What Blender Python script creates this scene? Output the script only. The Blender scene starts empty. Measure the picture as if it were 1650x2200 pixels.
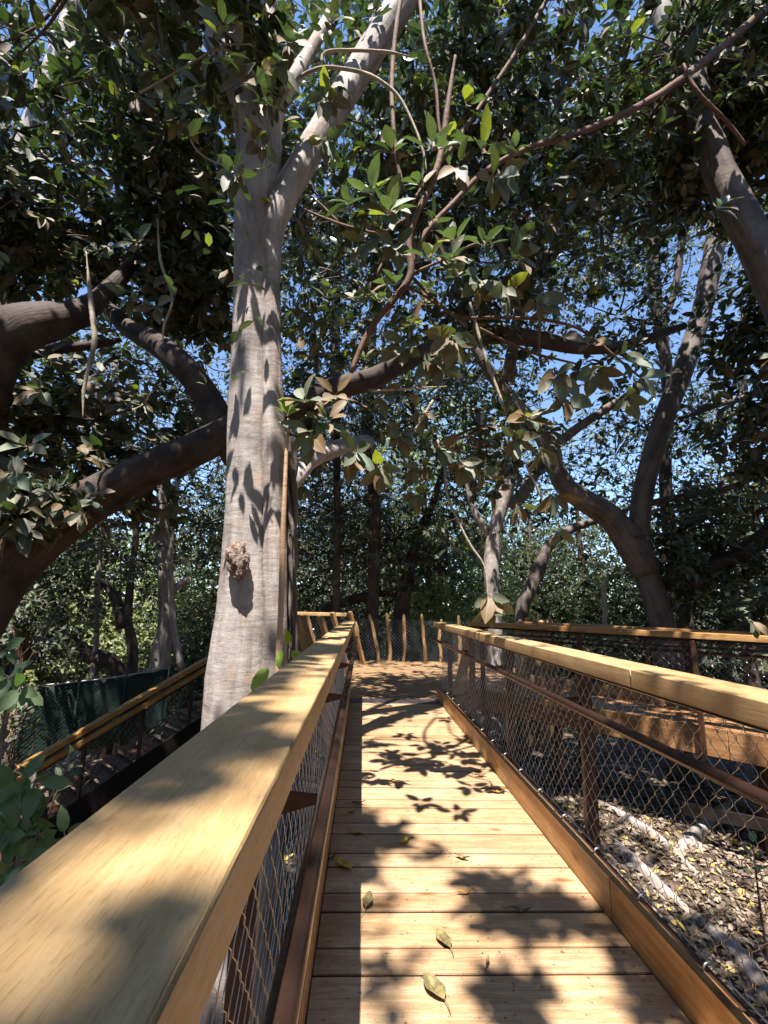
import bpy, bmesh, math, random
import numpy as np
from mathutils import Vector, Matrix, noise
R = math.radians
rng = np.random.default_rng(7)
random.seed(7)
S = bpy.context.scene
C = S.collection

# ------------------------------------------------------------------ camera
FPX = 1000.0                      # focal length in pixels of the 1650 wide frame
psi, theta, roll = R(2.26), R(11.37), R(1.375)
EYE = Vector((0, 0, 1.5))
fwd = Vector((math.sin(psi)*math.cos(theta), math.cos(psi)*math.cos(theta), math.sin(theta)))
r0 = Vector((math.cos(psi), -math.sin(psi), 0)); u0 = r0.cross(fwd)
RT = r0*math.cos(roll) + u0*math.sin(roll)
UP = u0*math.cos(roll) - r0*math.sin(roll)
cd = bpy.data.cameras.new('camera'); cam = bpy.data.objects.new('camera', cd); C.objects.link(cam)
M = Matrix((RT, UP, -fwd)).transposed().to_4x4(); M.translation = EYE
cam.matrix_world = M
cd.sensor_fit = 'HORIZONTAL'; cd.sensor_width = 36; cd.lens = 36*FPX/1650
cd.clip_start = 0.01; cd.clip_end = 500
S.camera = cam

# ------------------------------------------------------------------ light
SUN = Vector((-0.11, -0.42, 1.0))          # direction towards the sun
w = bpy.data.worlds.new("World"); S.world = w; w.use_nodes = True
nt = w.node_tree; bg = nt.nodes['Background']
sky = nt.nodes.new('ShaderNodeTexSky'); sky.sky_type = 'NISHITA'; sky.sun_disc = False
elev = math.atan2(SUN.z, math.hypot(SUN.x, SUN.y))
sky.sun_elevation = elev; sky.sun_rotation = math.atan2(SUN.x, SUN.y)
sky.air_density = 0.85; sky.dust_density = 0.1; sky.ozone_density = 3.5
nt.links.new(sky.outputs[0], bg.inputs[0]); bg.inputs[1].default_value = 0.13
sl = bpy.data.lights.new('sun', 'SUN'); sl.energy = 5.0; sl.angle = R(0.53); sl.color = (1, 0.955, 0.89)
so = bpy.data.objects.new('sun', sl); C.objects.link(so)
so.rotation_euler = SUN.to_track_quat('Z', 'Y').to_euler()
S.view_settings.view_transform = 'Standard'; S.view_settings.look = 'None'
S.view_settings.exposure = 1.4; S.view_settings.gamma = 1.0
S.cycles.max_bounces = 7; S.cycles.diffuse_bounces = 4; S.cycles.transmission_bounces = 4
S.cycles.glossy_bounces = 3; S.cycles.use_denoising = True

GZ = -2.2                                  # level of the forest floor
# ------------------------------------------------------------------ helpers
def at(px, py, Y):
    """point of the plane y=Y seen at a pixel of the 1650x2200 photograph"""
    d = fwd + RT*((px-825)/FPX) - UP*((py-1100)/FPX)
    return EYE + d*(Y/d.y)
def on(px, py, z=0.0):
    d = fwd + RT*((px-825)/FPX) - UP*((py-1100)/FPX)
    return EYE + d*((z-EYE.z)/d.z)
def vdepth(p): return (p-EYE).dot(fwd)

def tag(o, label=None, cat=None, group=None, kind=None):
    if label: o['label'] = label
    if cat: o['category'] = cat
    if group: o['group'] = group
    if kind: o['kind'] = kind
    return o
def empty(name, loc, label, cat, group=None):
    o = bpy.data.objects.new(name, None); C.objects.link(o); o.location = loc
    o.empty_display_size = .2
    return tag(o, label, cat, group)
def link(name, me, mat, parent=None, smooth=False):
    o = bpy.data.objects.new(name, me); C.objects.link(o)
    if mat is not None: me.materials.append(mat)
    if parent is not None:
        o.parent = parent
        o.matrix_parent_inverse = Matrix.Translation(parent.location).inverted()
    if smooth:
        me.polygons.foreach_set('use_smooth', [True]*len(me.polygons))
    return o

class MB:
    """collects boxes, prisms and tubes in world space, builds one mesh"""
    def __init__(s): s.v = []; s.f = []; s.b = []
    def add(s, vs, fs, bk=None):
        n = len(s.v); s.v += [tuple(v) for v in vs]; s.f += [tuple(i+n for i in f) for f in fs]
        s.b += bk if bk is not None else [tuple(v) for v in vs]
    def box(s, x0, x1, y0, y1, z0, z1):
        s.hexa([(x0,y0,z0),(x1,y0,z0),(x1,y1,z0),(x0,y1,z0),(x0,y0,z1),(x1,y0,z1),(x1,y1,z1),(x0,y1,z1)])
    def hexa(s, c):
        s.add(c, [(3,2,1,0),(4,5,6,7),(0,1,5,4),(1,2,6,5),(2,3,7,6),(3,0,4,7)])
    def beam(s, a, b, w, h, up=Vector((0,0,1)), side=None):
        """rectangular bar from a to b, w across, h along up"""
        a = Vector(a); b = Vector(b); d = (b-a).normalized()
        sd = side if side is not None else d.cross(up).normalized()
        u = sd.cross(d).normalized()
        c = []
        for p in (a, b):
            c.append([p - sd*w/2 - u*h/2, p + sd*w/2 - u*h/2, p + sd*w/2 + u*h/2, p - sd*w/2 + u*h/2])
        q = c[0]+c[1]
        s.add(q, [(0,1,2,3),(7,6,5,4),(0,4,5,1),(1,5,6,2),(2,6,7,3),(3,7,4,0)])
    def tube(s, pts, rad, n=8, cap=True, wob=0.0, prof=None, seed=0):
        pts = [Vector(p) for p in pts]
        if not hasattr(rad, '__len__'): rad = [rad]*len(pts)
        vs = []; bk = []; L = 0
        d0 = (pts[1]-pts[0]).normalized()
        ref = Vector((0,0,1)) if abs(d0.z) < .8 else Vector((0,-1,0))
        sx = d0.cross(ref).normalized()
        for i, p in enumerate(pts):
            a = pts[max(0,i-1)]; b = pts[min(len(pts)-1,i+1)]
            d = (b-a).normalized()
            sx = (sx - d*sx.dot(d)).normalized(); sy = d.cross(sx)
            if i: L += (p-pts[i-1]).length
            for k in range(n):
                an = 2*math.pi*k/n
                r = rad[i]
                if prof: r *= prof(an, i/(len(pts)-1))
                if wob:
                    q = Vector((math.cos(an)*1.3, math.sin(an)*1.3, L/max(rad[0],.02)*.22+seed*7.1))
                    r *= 1 + 1.2*wob*noise.noise(q) + wob*.6*noise.noise(q*2.7) + wob*.3*noise.noise(q*6.3)
                vs.append(p + sx*(math.cos(an)*r) + sy*(math.sin(an)*r))
                bk.append((math.cos(an)*rad[i], math.sin(an)*rad[i], L+seed*3.3))
        m = len(pts)
        fs = [(i*n+k, i*n+(k+1)%n, (i+1)*n+(k+1)%n, (i+1)*n+k) for i in range(m-1) for k in range(n)]
        if cap and n > 2:
            fs += [tuple(range(n-1,-1,-1)), tuple((m-1)*n+k for k in range(n))]
        s.add(vs, fs, bk)
    def build(s, name, mat, parent=None, smooth=False, bevel=0, bark=False):
        me = bpy.data.meshes.new(name)
        me.from_pydata(s.v, [], s.f); me.update()
        if bark:
            at_ = me.attributes.new('bark', 'FLOAT_VECTOR', 'POINT')
            at_.data.foreach_set('vector', np.array(s.b, dtype=np.float32).ravel())
        if bevel:
            bm = bmesh.new(); bm.from_mesh(me)
            bmesh.ops.bevel(bm, geom=bm.edges[:], offset=bevel, segments=2, affect='EDGES', clamp_overlap=True)
            bmesh.ops.recalc_face_normals(bm, faces=bm.faces[:])
            bm.to_mesh(me); bm.free()
            o = link(name, me, mat, parent, True)
            o.modifiers.new('wn', 'WEIGHTED_NORMAL').keep_sharp = True
            return o
        return link(name, me, mat, parent, smooth)

def smooth_path(cps, step=0.12):
    """Catmull-Rom through (point, radius) pairs"""
    P = [Vector(c[0]) for c in cps]; r = [c[1] for c in cps]
    if len(P) == 2: P.insert(1, (P[0]+P[1])/2); r.insert(1, (r[0]+r[1])/2)
    out = []; rad = []
    for i in range(len(P)-1):
        p0 = P[i-1] if i else P[0]*2-P[1]; p1 = P[i]; p2 = P[i+1]
        p3 = P[i+2] if i+2 < len(P) else P[-1]*2-P[-2]
        n = max(2, int((p2-p1).length/step))
        for k in range(n):
            t = k/n
            out.append(.5*((2*p1)+(p2-p0)*t+(2*p0-5*p1+4*p2-p3)*t*t+(3*p1-p0-3*p2+p3)*t**3))
            rad.append(r[i]+(r[i+1]-r[i])*(t*t*(3-2*t)))
    out.append(P[-1]); rad.append(r[-1])
    return out, rad

# ------------------------------------------------------------------ materials
def newmat(name):
    m = bpy.data.materials.new(name); m.use_nodes = True
    n = m.node_tree; b = n.nodes['Principled BSDF']
    return m, n, b
def N(n, t, **k):
    x = n.nodes.new(t)
    for a, v in k.items():
        if a.startswith('i_'): x.inputs[a[2:].replace('_', ' ')].default_value = v
        else: setattr(x, a, v)
    return x
def ramp(n, src, stops):
    r = n.nodes.new('ShaderNodeValToRGB'); n.links.new(src, r.inputs[0])
    e = r.color_ramp.elements
    while len(e) < len(stops): e.new(.5)
    for i, (p, c) in enumerate(stops):
        e[i].position = p; e[i].color = (*c, 1) if len(c) == 3 else c
    return r
def mix(n, a, b, fac, mode='MIX'):
    m = n.nodes.new('ShaderNodeMix'); m.data_type = 'RGBA'; m.blend_type = mode
    def s(sock, v):
        if hasattr(v, 'links'): n.links.new(v, sock)
        elif isinstance(v, (int, float)): sock.default_value = v
        else: sock.default_value = (*v, 1)
    s(m.inputs[0], fac); s(m.inputs[6], a); s(m.inputs[7], b)
    return m.outputs[2]
def bump(n, b, h, strength, dist=.01):
    x = n.nodes.new('ShaderNodeBump'); x.inputs['Strength'].default_value = strength; x.inputs['Distance'].default_value = dist
    n.links.new(h, x.inputs['Height']); n.links.new(x.outputs[0], b.inputs['Normal'])

def wood(name, c0, c1, c2, axis='X', rot=0, rough=.55, stain=0.0, bumpy=.35, along=1.0, fig=1.0):
    m, n, b = newmat(name)
    tc = N(n, 'ShaderNodeTexCoord'); geo = N(n, 'ShaderNodeNewGeometry')
    mp = N(n, 'ShaderNodeMapping'); n.links.new(tc.outputs['Object'], mp.inputs[0])
    mp.inputs['Rotation'].default_value = (0, 0, rot)
    mp2 = N(n, 'ShaderNodeMapping'); n.links.new(mp.outputs[0], mp2.inputs[0])
    sc = {'X': (along, 24, 24), 'Y': (24, along, 24), 'Z': (24, 24, along)}[axis]
    mp2.inputs['Scale'].default_value = sc
    # shift the grain per board
    cmb = N(n, 'ShaderNodeCombineXYZ')
    mu = N(n, 'ShaderNodeMath', operation='MULTIPLY'); mu.inputs[1].default_value = 37
    n.links.new(geo.outputs['Random Per Island'], mu.inputs[0])
    for k in range(3): n.links.new(mu.outputs[0], cmb.inputs[k])
    n.links.new(cmb.outputs[0], mp2.inputs['Location'])
    dist = N(n, 'ShaderNodeTexNoise', i_Scale=1.3, i_Detail=3)
    n.links.new(mp2.outputs[0], dist.inputs['Vector'])
    g1 = N(n, 'ShaderNodeTexNoise', i_Scale=1.0, i_Detail=6, i_Roughness=.62, i_Distortion=.8)
    n.links.new(mp2.outputs[0], g1.inputs['Vector'])
    g2 = N(n, 'ShaderNodeTexNoise', i_Scale=6.0, i_Detail=4, i_Roughness=.6)
    n.links.new(mp2.outputs[0], g2.inputs['Vector'])
    wv = N(n, 'ShaderNodeMath', operation='SINE')
    m2 = N(n, 'ShaderNodeMath', operation='MULTIPLY'); m2.inputs[1].default_value = 38
    n.links.new(g1.outputs[0], m2.inputs[0]); n.links.new(m2.outputs[0], wv.inputs[0])
    col = ramp(n, g1.outputs[0], [(.28, c0), (.5, c1), (.74, c2)]).outputs[0]
    fine = ramp(n, g2.outputs[0], [(.3, (.62, .55, .48)), (.6, (1, 1, 1))]).outputs[0]
    col = mix(n, col, fine, .55*fig, 'MULTIPLY')
    rings = ramp(n, wv.outputs[0], [(.0, (.78, .68, .56)), (.35, (1, 1, 1))]).outputs[0]
    col = mix(n, col, rings, .4*fig, 'MULTIPLY')
    # board to board tone
    tone = ramp(n, geo.outputs['Random Per Island'], [(0, (.78, .72, .66)), (.5, (1, 1, 1)), (1, (.9, .84, .74))]).outputs[0]
    col = mix(n, col, tone, .85, 'MULTIPLY')
    # knots
    vo = N(n, 'ShaderNodeTexVoronoi', i_Scale=1.0); 
    mpk = N(n, 'ShaderNodeMapping'); n.links.new(mp.outputs[0], mpk.inputs[0])
    mpk.inputs['Scale'].default_value = {'X': (2.2, 5.5, 5.5), 'Y': (5.5, 2.2, 5.5), 'Z': (5.5, 5.5, 2.2)}[axis]
    n.links.new(mpk.outputs[0], vo.inputs['Vector'])
    kn = ramp(n, vo.outputs['Distance'], [(.04, (.32, .18, .09)), (.10, (.72, .56, .40)), (.17, (1, 1, 1))]).outputs[0]
    col = mix(n, col, kn, .8, 'MULTIPLY')
    # pores: short crisp dashes along the grain
    mpp = N(n, 'ShaderNodeMapping'); n.links.new(mp.outputs[0], mpp.inputs[0])
    mpp.inputs['Scale'].default_value = {'X': (38, 360, 360), 'Y': (360, 38, 360), 'Z': (360, 360, 38)}[axis]
    po = N(n, 'ShaderNodeTexNoise', i_Scale=1.0, i_Detail=3, i_Roughness=.6); n.links.new(mpp.outputs[0], po.inputs['Vector'])
    pr_ = ramp(n, po.outputs[0], [(.30, (.62, .52, .42)), (.46, (1, 1, 1)), (.62, (1, 1, 1)), (.75, (1.12, 1.1, 1.06))]).outputs[0]
    col = mix(n, col, pr_, .6, 'MULTIPLY')
    # weather blotches
    bl = N(n, 'ShaderNodeTexNoise', i_Scale=3.2, i_Detail=5, i_Roughness=.6); n.links.new(tc.outputs['Object'], bl.inputs['Vector'])
    bm_ = ramp(n, bl.outputs[0], [(.35, (.74, .70, .66)), (.6, (1, 1, 1))]).outputs[0]
    col = mix(n, col, bm_, .8, 'MULTIPLY')
    if stain:
        st = N(n, 'ShaderNodeTexNoise', i_Scale=17, i_Detail=4, i_Roughness=.7); n.links.new(tc.outputs['Object'], st.inputs['Vector'])
        sf = ramp(n, st.outputs[0], [(.63, (0, 0, 0)), (.72, (stain, stain, stain))]).outputs[0]
        col = mix(n, col, (.22, .035, .03), sf)
        s2 = N(n, 'ShaderNodeTexNoise', i_Scale=42, i_Detail=2); n.links.new(tc.outputs['Object'], s2.inputs['Vector'])
        sf2 = ramp(n, s2.outputs[0], [(.66, (0, 0, 0)), (.72, (.75, .75, .75))]).outputs[0]
        col = mix(n, col, (.07, .045, .03), sf2)
    n.links.new(col, b.inputs['Base Color']); b.inputs['Roughness'].default_value = rough
    b.inputs['Specular IOR Level'].default_value = .35
    bump(n, b, g2.outputs[0], bumpy, .004)
    return m

def metal(name, col, rough=.35, metallic=.9, var=.3):
    m, n, b = newmat(name)
    tc = N(n, 'ShaderNodeTexCoord')
    x = N(n, 'ShaderNodeTexNoise', i_Scale=9, i_Detail=5, i_Roughness=.65); n.links.new(tc.outputs['Object'], x.inputs['Vector'])
    c = ramp(n, x.outputs[0], [(.3, tuple(v*(1-var) for v in col)), (.7, tuple(min(1, v*(1+var)) for v in col))]).outputs[0]
    n.links.new(c, b.inputs['Base Color'])
    b.inputs['Metallic'].default_value = metallic
    r = ramp(n, x.outputs[0], [(.3, (rough*.8,)*3), (.7, (min(1, rough*1.35),)*3)]).outputs[0]
    n.links.new(r, b.inputs['Roughness'])
    return m

def bark(name, c0, c1, rings=1.0, rough=.75):
    m, n, b = newmat(name)
    a = N(n, 'ShaderNodeAttribute', attribute_name='bark')
    mp = N(n, 'ShaderNodeMapping'); n.links.new(a.outputs['Vector'], mp.inputs[0]); mp.inputs['Scale'].default_value = (4.5, 4.5, 17)
    hz = N(n, 'ShaderNodeTexNoise', i_Scale=1, i_Detail=5, i_Roughness=.62, i_Distortion=.35); n.links.new(mp.outputs[0], hz.inputs['Vector'])
    mv = N(n, 'ShaderNodeMapping'); n.links.new(a.outputs['Vector'], mv.inputs[0]); mv.inputs['Scale'].default_value = (34, 34, 2.5)
    vt = N(n, 'ShaderNodeTexNoise', i_Scale=1, i_Detail=5, i_Roughness=.65); n.links.new(mv.outputs[0], vt.inputs['Vector'])
    pa = N(n, 'ShaderNodeTexNoise', i_Scale=3.3, i_Detail=6, i_Roughness=.6); n.links.new(a.outputs['Vector'], pa.inputs['Vector'])
    col = ramp(n, pa.outputs[0], [(.3, c0), (.62, c1)]).outputs[0]
    lf = N(n, 'ShaderNodeTexNoise', i_Scale=1.7, i_Detail=3); n.links.new(a.outputs['Vector'], lf.inputs['Vector'])
    lfr = ramp(n, lf.outputs[0], [(.42, (0, 0, 0)), (.6, (rings, rings, rings))])
    hr = ramp(n, hz.outputs[0], [(.30, (.42, .36, .32)), (.38, (1, 1, 1)), (.62, (1, 1, 1)), (.7, (1.15, 1.12, 1.1))]).outputs[0]
    col = mix(n, col, hr, lfr.outputs[0], 'MULTIPLY')
    ms_ = N(n, 'ShaderNodeMapping'); n.links.new(a.outputs['Vector'], ms_.inputs[0]); ms_.inputs['Scale'].default_value = (9, 9, .9)
    stn = N(n, 'ShaderNodeTexNoise', i_Scale=1, i_Detail=5, i_Roughness=.6, i_Distortion=.5); n.links.new(ms_.outputs[0], stn.inputs['Vector'])
    col = mix(n, col, ramp(n, stn.outputs[0], [(.36, (.58, .5, .45)), (.52, (1, 1, 1)), (.7, (1.12, 1.1, 1.08))]).outputs[0], .8, 'MULTIPLY')
    vr = ramp(n, vt.outputs[0], [(.3, (.7, .62, .58)), (.6, (1, 1, 1))]).outputs[0]
    col = mix(n, col, vr, .28, 'MULTIPLY')
    rd = N(n, 'ShaderNodeTexNoise', i_Scale=5.5, i_Detail=4); n.links.new(a.outputs['Vector'], rd.inputs['Vector'])
    rf = ramp(n, rd.outputs[0], [(.58, (0, 0, 0)), (.75, (.5, .5, .5))]).outputs[0]
    col = mix(n, col, (c1[0]*.95, c1[1]*.62, c1[2]*.42), rf)
    n.links.new(col, b.inputs['Base Color']); b.inputs['Roughness'].default_value = rough
    b.inputs['Specular IOR Level'].default_value = .3
    pm = N(n, 'ShaderNodeMath', operation='MULTIPLY'); pm.inputs[1].default_value = 2.2; n.links.new(pa.outputs[0], pm.inputs[0])
    ad = N(n, 'ShaderNodeMath', operation='ADD'); n.links.new(hz.outputs[0], ad.inputs[0]); n.links.new(vt.outputs[0], ad.inputs[1])
    a3 = N(n, 'ShaderNodeMath', operation='ADD'); n.links.new(ad.outputs[0], a3.inputs[0]); n.links.new(pm.outputs[0], a3.inputs[1])
    bump(n, b, a3.outputs[0], .55, .014)
    return m

def leafmat(name, top, top2, under, trans=.28, rough=.32, spec=.6, odd=(.35, .30, .04), oddf=.04):
    m, n, b = newmat(name)
    geo = N(n, 'ShaderNodeNewGeometry')
    c = ramp(n, geo.outputs['Random Per Island'], [(0, top), (.6, top2), (1-oddf-.01, top2), (1-oddf, odd)]).outputs[0]
    mu = N(n, 'ShaderNodeMath', operation='MULTIPLY'); mu.inputs[1].default_value = 7.31
    fr = N(n, 'ShaderNodeMath', operation='FRACT')
    n.links.new(geo.outputs['Random Per Island'], mu.inputs[0]); n.links.new(mu.outputs[0], fr.inputs[0])
    uc = ramp(n, fr.outputs[0], [(0, tuple(under)), (.33, tuple(under)), (.42, tuple((a+bb)/2 for a, bb in zip(under, top2))), (1, top2)]).outputs[0]
    tc = N(n, 'ShaderNodeTexCoord')
    x = N(n, 'ShaderNodeTexNoise', i_Scale=22, i_Detail=3); n.links.new(tc.outputs['Object'], x.inputs['Vector'])
    v = ramp(n, x.outputs[0], [(.3, (.75, .78, .7)), (.7, (1.15, 1.12, 1.0))]).outputs[0]
    c = mix(n, c, v, .8, 'MULTIPLY')
    col = mix(n, c, uc, geo.outputs['Backfacing'])
    ra = N(n, 'ShaderNodeAttribute', attribute_name='rib')
    rf = ramp(n, ra.outputs['Fac'], [(.86, (0, 0, 0)), (.95, (.75, .75, .75))]).outputs[0]
    col = mix(n, col, (.20, .22, .09), rf)
    n.links.new(col, b.inputs['Base Color'])
    rr = mix(n, (rough,)*3, (.65,)*3, geo.outputs['Backfacing'])
    n.links.new(rr, b.inputs['Roughness'])
    b.inputs['Specular IOR Level'].default_value = spec
    cw = N(n, 'ShaderNodeMath', operation='MULTIPLY_ADD'); n.links.new(geo.outputs['Backfacing'], cw.inputs[0]); cw.inputs[1].default_value = -.5; cw.inputs[2].default_value = .5
    n.links.new(cw.outputs[0], b.inputs['Coat Weight']); b.inputs['Coat Roughness'].default_value = .2
    tr = N(n, 'ShaderNodeBsdfTranslucent')
    tcx = mix(n, c, (1.4, 1.75, .5), 1.0, 'MULTIPLY'); n.links.new(tcx, tr.inputs[0])
    ms = N(n, 'ShaderNodeMixShader'); ms.inputs[0].default_value = trans
    n.links.new(b.outputs[0], ms.inputs[1]); n.links.new(tr.outputs[0], ms.inputs[2])
    n.links.new(ms.outputs[0], n.nodes['Material Output'].inputs[0])
    return m

W_DECK = wood('deck_wood', (.44, .27, .145), (.58, .405, .245), (.66, .495, .33), 'X', stain=.8, along=1.6)
W_CAP = wood('rail_cap_wood', (.48, .31, .145), (.57, .385, .195), (.62, .44, .245), 'Y', rough=.5, bumpy=.2, along=1.2, fig=.45)
W_KERB = wood('kerb_wood', (.36, .18, .065), (.52, .295, .115), (.60, .38, .18), 'Y', rough=.5)
W_LAND = wood('landing_wood', (.28, .17, .09), (.46, .31, .18), (.58, .43, .28), 'X', rot=R(-38), stain=.3)
W_WALK = wood('side_walkway_wood', (.24, .11, .045), (.40, .215, .10), (.52, .33, .18), 'X', rot=R(48))
W_STAKE = wood('stake_wood', (.26, .15, .07), (.44, .28, .14), (.56, .40, .24), 'Z')
W_EDGE = wood('shaded_dirty_board_edge', (.12, .06, .03), (.20, .11, .055), (.28, .16, .08), 'X')  # shade of the gaps, with their dirt, painted into the board sides
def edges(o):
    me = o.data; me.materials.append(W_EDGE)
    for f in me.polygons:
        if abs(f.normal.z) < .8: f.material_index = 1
W_STAIR = wood('stair_wood', (.30, .15, .04), (.50, .28, .08), (.60, .38, .14), 'X', rot=R(-30))
CORTEN = metal('brown_steel', (.10, .048, .028), .42, .55)
PIPE = metal('brown_pipe', (.055, .028, .02), .27, .45, .06)
DARK = metal('black_steel', (.025, .018, .016), .45, .4)
STEEL = metal('bronzed_wire', (.60, .57, .52), .3, 1.0, .1)
GREENWIRE = metal('green_coated_wire', (.02, .05, .04), .4, .2, .1)
GALV = metal('galvanised_wire', (.42, .42, .42), .4, .9, .1)
PLATE = metal('threshold_steel', (.12, .105, .11), .4, .8)
B_MAIN = bark('pale_fig_bark', (.22, .185, .165), (.45, .395, .36), .45)
B_MID = bark('grey_fig_bark', (.085, .068, .06), (.19, .155, .138), .7)
B_DARK = bark('brown_fig_bark', (.030, .020, .016), (.09, .063, .052), .6)
B_TWIG = bark('brown_twig_bark', (.10, .055, .036), (.20, .12, .085), .3)
B_PALE = bark('pale_twig_bark', (.30, .25, .20), (.45, .38, .30), .3)
L_NEAR = leafmat('fig_leaf_glossy', (.018, .034, .016), (.060, .088, .052), (.13, .065, .018), .2, .31, 1.0, odd=(.30, .31, .07), oddf=.035)
L_MID = leafmat('fig_leaf_dark', (.014, .028, .011), (.036, .058, .024), (.05, .048, .018), .2, .31, 1.0, oddf=.12, odd=(.36, .34, .20))  # cream odd leaves paint in the bright speckles of lit foliage
L_BACK = leafmat('fig_leaf_bushy', (.02, .038, .016), (.06, .09, .04), (.09, .09, .04), .3, .36, .8, oddf=.13, odd=(.42, .42, .24))  # odd leaves coloured as lit speckles here too
L_PALE = leafmat('fig_leaf_painted_sun', (.17, .21, .09), (.32, .36, .18), (.26, .26, .12), .35, .38, .6, oddf=.08)  # sunlight on the far crowns put into a paler leaf colour
L_HANG = leafmat('hanging_fig_leaf', (.045, .07, .04), (.11, .15, .10), (.17, .085, .022), .2, .3, 1.0, odd=(.36, .36, .08), oddf=.1)
L_YOUNG = leafmat('young_leaf', (.14, .24, .02), (.22, .32, .03), (.2, .24, .05), .4, .35, .5)
L_SHRUB = leafmat('shrub_leaf', (.06, .12, .045), (.12, .20, .09), (.14, .20, .10), .3, .35, .6, oddf=.02)

def ground_mat():
    m, n, b = newmat('forest_soil')
    tc = N(n, 'ShaderNodeTexCoord')
    x = N(n, 'ShaderNodeTexNoise', i_Scale=1.1, i_Detail=8, i_Roughness=.68); n.links.new(tc.outputs['Object'], x.inputs['Vector'])
    v = N(n, 'ShaderNodeTexVoronoi', i_Scale=17); n.links.new(tc.outputs['Object'], v.inputs['Vector'])
    c = ramp(n, x.outputs[0], [(.35, (.05, .036, .028)), (.65, (.17, .135, .105))]).outputs[0]
    lc = ramp(n, v.outputs['Color'], [(.2, (.5, .42, .36)), (.8, (1.5, 1.3, 1.05))]).outputs[0]
    c = mix(n, c, lc, .6, 'MULTIPLY')
    n.links.new(c, b.inputs['Base Color']); b.inputs['Roughness'].default_value = .9
    bump(n, b, v.outputs['Distance'], .8, .03)
    return m
SOIL = ground_mat()

# ------------------------------------------------------------------ ground
def gz(x, y):
    g = GZ + .18*noise.noise(Vector((x*.3, y*.3, 0))) + .05*noise.noise(Vector((x*1.3, y*1.3, 2)))
    g -= .35*max(0, min(1, (-x-3)/3))
    g += .9*max(0, min(1, (y-14)/12))*(1 if x < 2 else .3)
    s_ = max(0, min(1, (x-.3)/1.6)); g += .72*s_*s_*(3-2*s_)      # the bank rises to the right
    return g
def make_ground():
    xs = np.concatenate([np.linspace(-200, -14, 12), np.linspace(-13, 14, 109), np.linspace(15, 200, 12)])
    ys = np.concatenate([np.linspace(-120, -5, 8), np.linspace(-4, 26, 121), np.linspace(28, 300, 14)])
    v = [(x, y, gz(x, y)) for y in ys for x in xs]; nx = len(xs)
    f = [(j*nx+i, j*nx+i+1, (j+1)*nx+i+1, (j+1)*nx+i) for j in range(len(ys)-1) for i in range(nx-1)]
    me = bpy.data.meshes.new('ground'); me.from_pydata(v, [], f)
    tag(link('ground', me, SOIL, smooth=True), kind='structure')
make_ground()

# ------------------------------------------------------------------ leaf meshes
def norm(a): return a/np.maximum(1e-9, np.linalg.norm(a, axis=1, keepdims=True))
def leaves_mesh(name, pos, d, nrm, L, detail=1, wid=.46):
    """one mesh of many leaves; every leaf its own island"""
    pos = np.asarray(pos, float); n = len(pos)
    d = norm(np.asarray(d, float)); s = norm(np.cross(d, nrm)); u = np.cross(s, d)
    L = np.asarray(L, float)[:, None]; W = L*wid*rng.uniform(.8, 1.15, (n, 1))
    curl = rng.uniform(-.05, .36, (n, 1)); tw = rng.uniform(-.12, .12, (n, 1))
    if detail == 0:
        st = [(0, 0), (.5, .5), (.5, -.5), (1, 0)]
        V = [pos, pos+d*L*.5+s*W*.5+u*L*.06, pos+d*L*.5-s*W*.5+u*L*(.06+tw*.3), pos+d*L-u*L*curl]
        faces = np.array([[0, 2, 3], [0, 3, 1]]); fl = 3
    else:
        prof = [(.0, .0), (.18, .40), (.45, .56), (.75, .42), (1.0, .0)] if detail == 2 else [(.0, .0), (.28, .46), (.68, .42), (1.0, .0)]
        V = []; idx = []
        for (t, hw) in prof:
            c = pos + d*L*t - u*L*curl*t*t*1.1 + s*L*tw*t*t
            if hw == 0: idx.append([len(V)]); V.append(c)
            else:
                idx.append([len(V), len(V)+1, len(V)+2])
                lift = u*W*hw*.32
                wav = u*L*tw*.25
                V += [c + s*W*hw + lift + wav, c, c - s*W*hw + lift - wav]
        F = []
        for a, b in zip(idx[:-1], idx[1:]):
            if len(a) == 1: F += [[a[0], b[1], b[0], b[0]], [a[0], b[2], b[1], b[1]]]
            elif len(b) == 1: F += [[a[0], a[1], b[0], b[0]], [a[1], a[2], b[0], b[0]]]
            else: F += [[a[0], a[1], b[1], b[0]], [a[1], a[2], b[2], b[1]]]
        faces = F; fl = None
    k = len(V); verts = np.stack(V, 1).reshape(-1, 3)
    base = (np.arange(n)*k)
    loops = []; starts = []; totals = []
    pat = []; tot = []
    for f in (faces.tolist() if isinstance(faces, np.ndarray) else faces):
        g = list(f)
        if len(g) == 4 and g[2] == g[3]: g = g[:3]
        pat += g; tot.append(len(g))
    pat = np.array(pat); tot = np.array(tot)
    loops = (base[:, None]+pat[None]).ravel()
    totals = np.tile(tot, n); starts = np.concatenate([[0], np.cumsum(totals)[:-1]])
    me = bpy.data.meshes.new(name)
    me.vertices.add(len(verts)); me.vertices.foreach_set('co', verts.astype(np.float32).ravel())
    rib = np.ones(k, np.float32)
    if detail:
        for ii in idx:
            if len(ii) == 3: rib[ii[0]] = rib[ii[2]] = 0
        ra = me.attributes.new('rib', 'FLOAT', 'POINT'); ra.data.foreach_set('value', np.tile(rib, n))
    me.loops.add(len(loops)); me.loops.foreach_set('vertex_index', loops.astype(np.int32))
    me.polygons.add(len(totals)); me.polygons.foreach_set('loop_start', starts.astype(np.int32))
    me.polygons.foreach_set('loop_total', totals.astype(np.int32))
    me.polygons.foreach_set('use_smooth', np.ones(len(totals), bool))
    me.update(calc_edges=True)
    return me

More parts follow.
